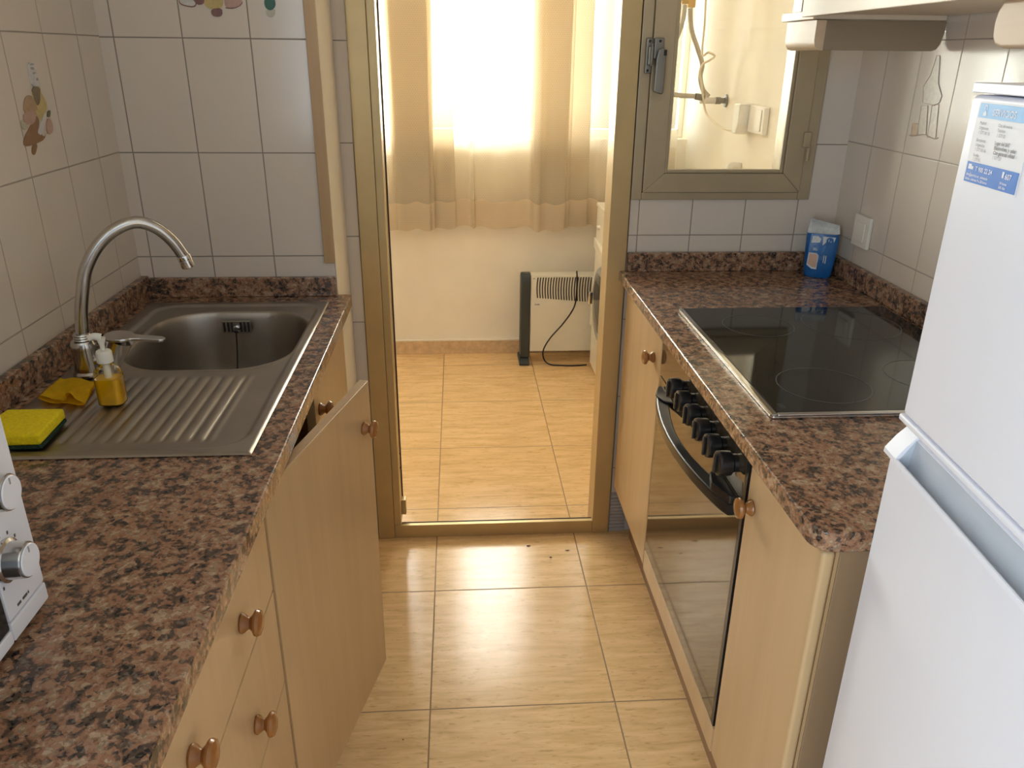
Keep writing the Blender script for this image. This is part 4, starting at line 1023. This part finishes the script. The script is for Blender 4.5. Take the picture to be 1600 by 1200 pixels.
bm = bmesh.new(); lathe(bm, [(0.010, 0.0003), (0.010, 0.010), (0.007, 0.014)], (WX, 3.60, 0.715), (-1, 0, 0), 18); obj('dial', bm, M['white_cream'], wm)
for x in (0.69, 1.05):
    for y in (3.13, 3.655): obj('foot', lathe(bmesh.new(), [(0.018, 0.0004), (0.018, 0.0115)], (x, y, 0), seg=14), M['black_matt'], wm)

# pipes, plug and socket on the laundry wall
vv = thing('stop_valve', (1.099, 3.36, 1.28), 'metal water stop valve on the laundry wall behind the inner window', 'valve')
bm = bmesh.new(); lathe(bm, [(0.026, 0.0006), (0.024, 0.006), (0.011, 0.008), (0.0105, 0.024), (0.014, 0.025), (0.014, 0.046), (0.0105, 0.047)], (1.0995, 3.36, 1.281), (-1, 0, 0), 22)
obj('flange', bm, M['grey_metal'], vv)
bm = bmesh.new(); tube(bm, [(1.053, 3.36, 1.281), (0.992, 3.36, 1.281)], 0.0125, 18, smooth_it=False); obj('tee_body', bm, M['chrome'], vv)
bm = bmesh.new(); tube(bm, [(1.001, 3.3465, 1.292), (0.962, 3.340, 1.298)], 0.013, 14, smooth_it=False); obj('nut', bm, M['grey_metal'], vv)
bm = bmesh.new()
tube(bm, [(0.894, 3.36, 1.632), (0.889, 3.36, 1.57), (0.867, 3.36, 1.50), (0.842, 3.36, 1.43), (0.818, 3.36, 1.394), (0.810, 3.358, 1.358), (0.836, 3.352, 1.322), (0.885, 3.345, 1.303), (0.9605, 3.339, 1.2985)], 0.0095, 14)
ha = obj('water_hose', bm, M['hose'], origin=(0.894, 3.36, 1.63)); tag(ha, 'grey water hose looping left behind the window latch', 'hose')
bm = bmesh.new(); box(bm, 0.876, 0.906, 3.345, 3.375, 1.634, 1.668, bev=0.003); lathe(bm, [(0.013, 0), (0.013, CEIL-1.6695)], (0.890, 3.36, 1.669), seg=16)
obj('brass_nut', bm, M['brass'], ha)
bm = bmesh.new()
tube(bm, [(0.922, 3.385, 1.622), (0.935, 3.385, 1.547), (0.966, 3.385, 1.478), (0.992, 3.385, 1.419), (0.989, 3.385, 1.371), (1.003, 3.383, 1.325), (1.022, 3.380, 1.303), (1.030, 3.3765, 1.2955)], 0.0095, 14)
hb2 = obj('water_hose', bm, M['hose'], origin=(0.922, 3.385, 1.62)); tag(hb2, 'grey water hose dropping straight to the stop valve', 'hose')
bm = bmesh.new(); box(bm, 0.909, 0.941, 3.3765, 3.405, 1.624, 1.668, bev=0.003); lathe(bm, [(0.013, 0), (0.013, CEIL-1.6695)], (0.926, 3.391, 1.669), seg=16)
obj('brass_nut', bm, M['brass'], hb2)
so = thing('wall_socket', (1.099, 2.95, 1.237), 'white double wall socket on the laundry wall', 'socket')
obj('plate', B(1.079, 1.0995, 2.868, 3.020, 1.190, 1.284, bev=0.004), M['white_plastic'], so)
obj('cover', B(1.0745, 1.0788, 2.885, 2.94, 1.20, 1.274, bev=0.002), M['white_plastic'], so)
pg = thing('socket_adapter', (1.06, 3.08, 1.23), 'white plug-in adapter with thin cable beside the wall socket', 'adapter')
bm = bmesh.new(); prism(bm, [(3.023, 1.215), (3.042, 1.178), (3.086, 1.178), (3.089, 1.285), (3.023, 1.288)], 0, 1.042, 1.0985, bev=0.006, seg=3)
obj('housing', bm, M['white_plastic'], pg)
bm = bmesh.new()
tube(bm, [(0.968, 3.335, 1.70), (0.968, 3.335, 1.65), (0.972, 3.335, 1.559), (0.974, 3.336, 1.455), (0.998, 3.336, 1.462), (1.026, 3.340, 1.450), (1.008, 3.336, 1.434), (0.980, 3.334, 1.419), (0.969, 3.332, 1.388), (0.980, 3.328, 1.347), (0.990, 3.326, 1.299), (1.010, 3.326, 1.237), (1.022, 3.26, 1.207), (1.040, 3.15, 1.188), (1.060, 3.087, 1.186)], 0.0042, 10)
obj('cable', bm, M['cable'], pg)
bm = bmesh.new(); tube(bm, [(1.0985, 3.10, 1.055), (1.070, 3.10, 1.058), (1.055, 3.10, 1.050), (1.052, 3.10, 1.020)], 0.013, 14)
tag(obj('pipe_elbow', bm, M['white_plastic'], origin=(1.0985, 3.1, 1.055)), 'small white pipe elbow low on the laundry wall', 'pipe')

# crumbs on the kitchen floor
def crumb(name, x, y, r, st, label):
    bm = bmesh.new(); bmesh.ops.create_icosphere(bm, subdivisions=2, radius=r)
    for v in bm.verts:
        v.co.x *= st*(1+0.3*math.sin(v.co.y*900)); v.co.y *= 0.8; v.co.z *= 0.45
    zm = min(v.co.z for v in bm.verts)
    for v in bm.verts: v.co += Vector((x, y, 0.0003-zm))
    tag(obj(name, bm, M['crumb'], origin=(x, y, 0.0)), label, 'crumb', 'crumbs on the kitchen floor')
crumb('crumb', 0.205, 2.115, 0.0042, 1.4, 'largest brown crumb on the floor just before the sill')
crumb('crumb', 0.269, 2.050, 0.0032, 1.2, 'round brown crumb on the middle floor tile')
crumb('crumb', 0.326, 2.085, 0.0024, 3.0, 'thin dark crumb beside the floor joint near oven')
crumb('crumb', -0.146, 1.363, 0.0022, 0.8, 'tiny dark crumb alone on the nearest left floor tile')

# ------------------------------------------------------------------ light
def area(name, loc, rot, sx, sy, energy, col, spread=180):
    l = bpy.data.lights.new(name, 'AREA'); l.shape = 'RECTANGLE'; l.size = sx; l.size_y = sy; l.energy = energy; l.color = col[:3]
    l.spread = math.radians(spread)
    o = bpy.data.objects.new(name, l); COL.objects.link(o); o.location = loc; o.rotation_euler = rot; return o
area('daylight_laundry', (-0.42, 4.30, 1.72), (math.radians(90), 0, PI), 1.6, 1.6, 560, (0.97, 1.0, 1.0))
area('daylight_laundry_side', (0.82, 4.30, 1.72), (math.radians(90), 0, PI), 0.86, 1.6, 56, (0.97, 1.0, 1.0))
area('daylight_rear', (0.08, -1.72, 1.15), (math.radians(90), 0, 0), 1.5, 2.1, 5.0, (0.90, 0.96, 1.0))
area('daylight_left_opening', (XL-0.06, -0.85, 1.15), (math.radians(90), 0, math.radians(-90)), 0.95, 2.0, 52, (0.76, 0.90, 1.0))  # cool side light for the fridge, from the unseen left opening
w = bpy.data.worlds.new('sky'); w.use_nodes = True; SC.world = w
nt = w.node_tree; bg = nt.nodes['Background']
sky = nt.nodes.new('ShaderNodeTexSky'); sky.sky_type = 'HOSEK_WILKIE'; sky.turbidity = 4; sky.sun_direction = (0.3, 0.6, 0.7)
nt.links.new(sky.outputs[0], bg.inputs[0]); bg.inputs[1].default_value = 1.5

# ------------------------------------------------------------------ camera
F, YAW, PIT, ROL, CZ = 1233.41, 0.0693531, 0.3954157, -0.0105554, 1.447
cy, sy, cp_, sp_, cr, sr = math.cos(YAW), math.sin(YAW), math.cos(PIT), math.sin(PIT), math.cos(ROL), math.sin(ROL)
fwd = Vector((sy*cp_, cy*cp_, -sp_)); right = Vector((cy, -sy, 0)); down = fwd.cross(right)
r2 = right*cr+down*sr; d2 = right*(-sr)+down*cr
cam = bpy.data.cameras.new('camera'); cam.sensor_width = 36; cam.sensor_fit = 'HORIZONTAL'; cam.lens = F/1600*36; cam.clip_start = 0.02
co = bpy.data.objects.new('camera', cam); COL.objects.link(co)
Mx = Matrix((r2, -d2, -fwd)).transposed().to_4x4(); Mx.translation = Vector((0, 0, CZ)); co.matrix_world = Mx
SC.camera = co
SC.view_settings.view_transform = 'Standard'; SC.view_settings.look = 'None'
SC.view_settings.gamma = 1.0; SC.view_settings.use_curve_mapping = False; SC.view_settings.exposure = 0.0
SC.cycles.max_bounces = 14; SC.cycles.transparent_max_bounces = 16; SC.cycles.diffuse_bounces = 8
SC.cycles.sample_clamp_indirect = 6.0; SC.cycles.use_denoising = True
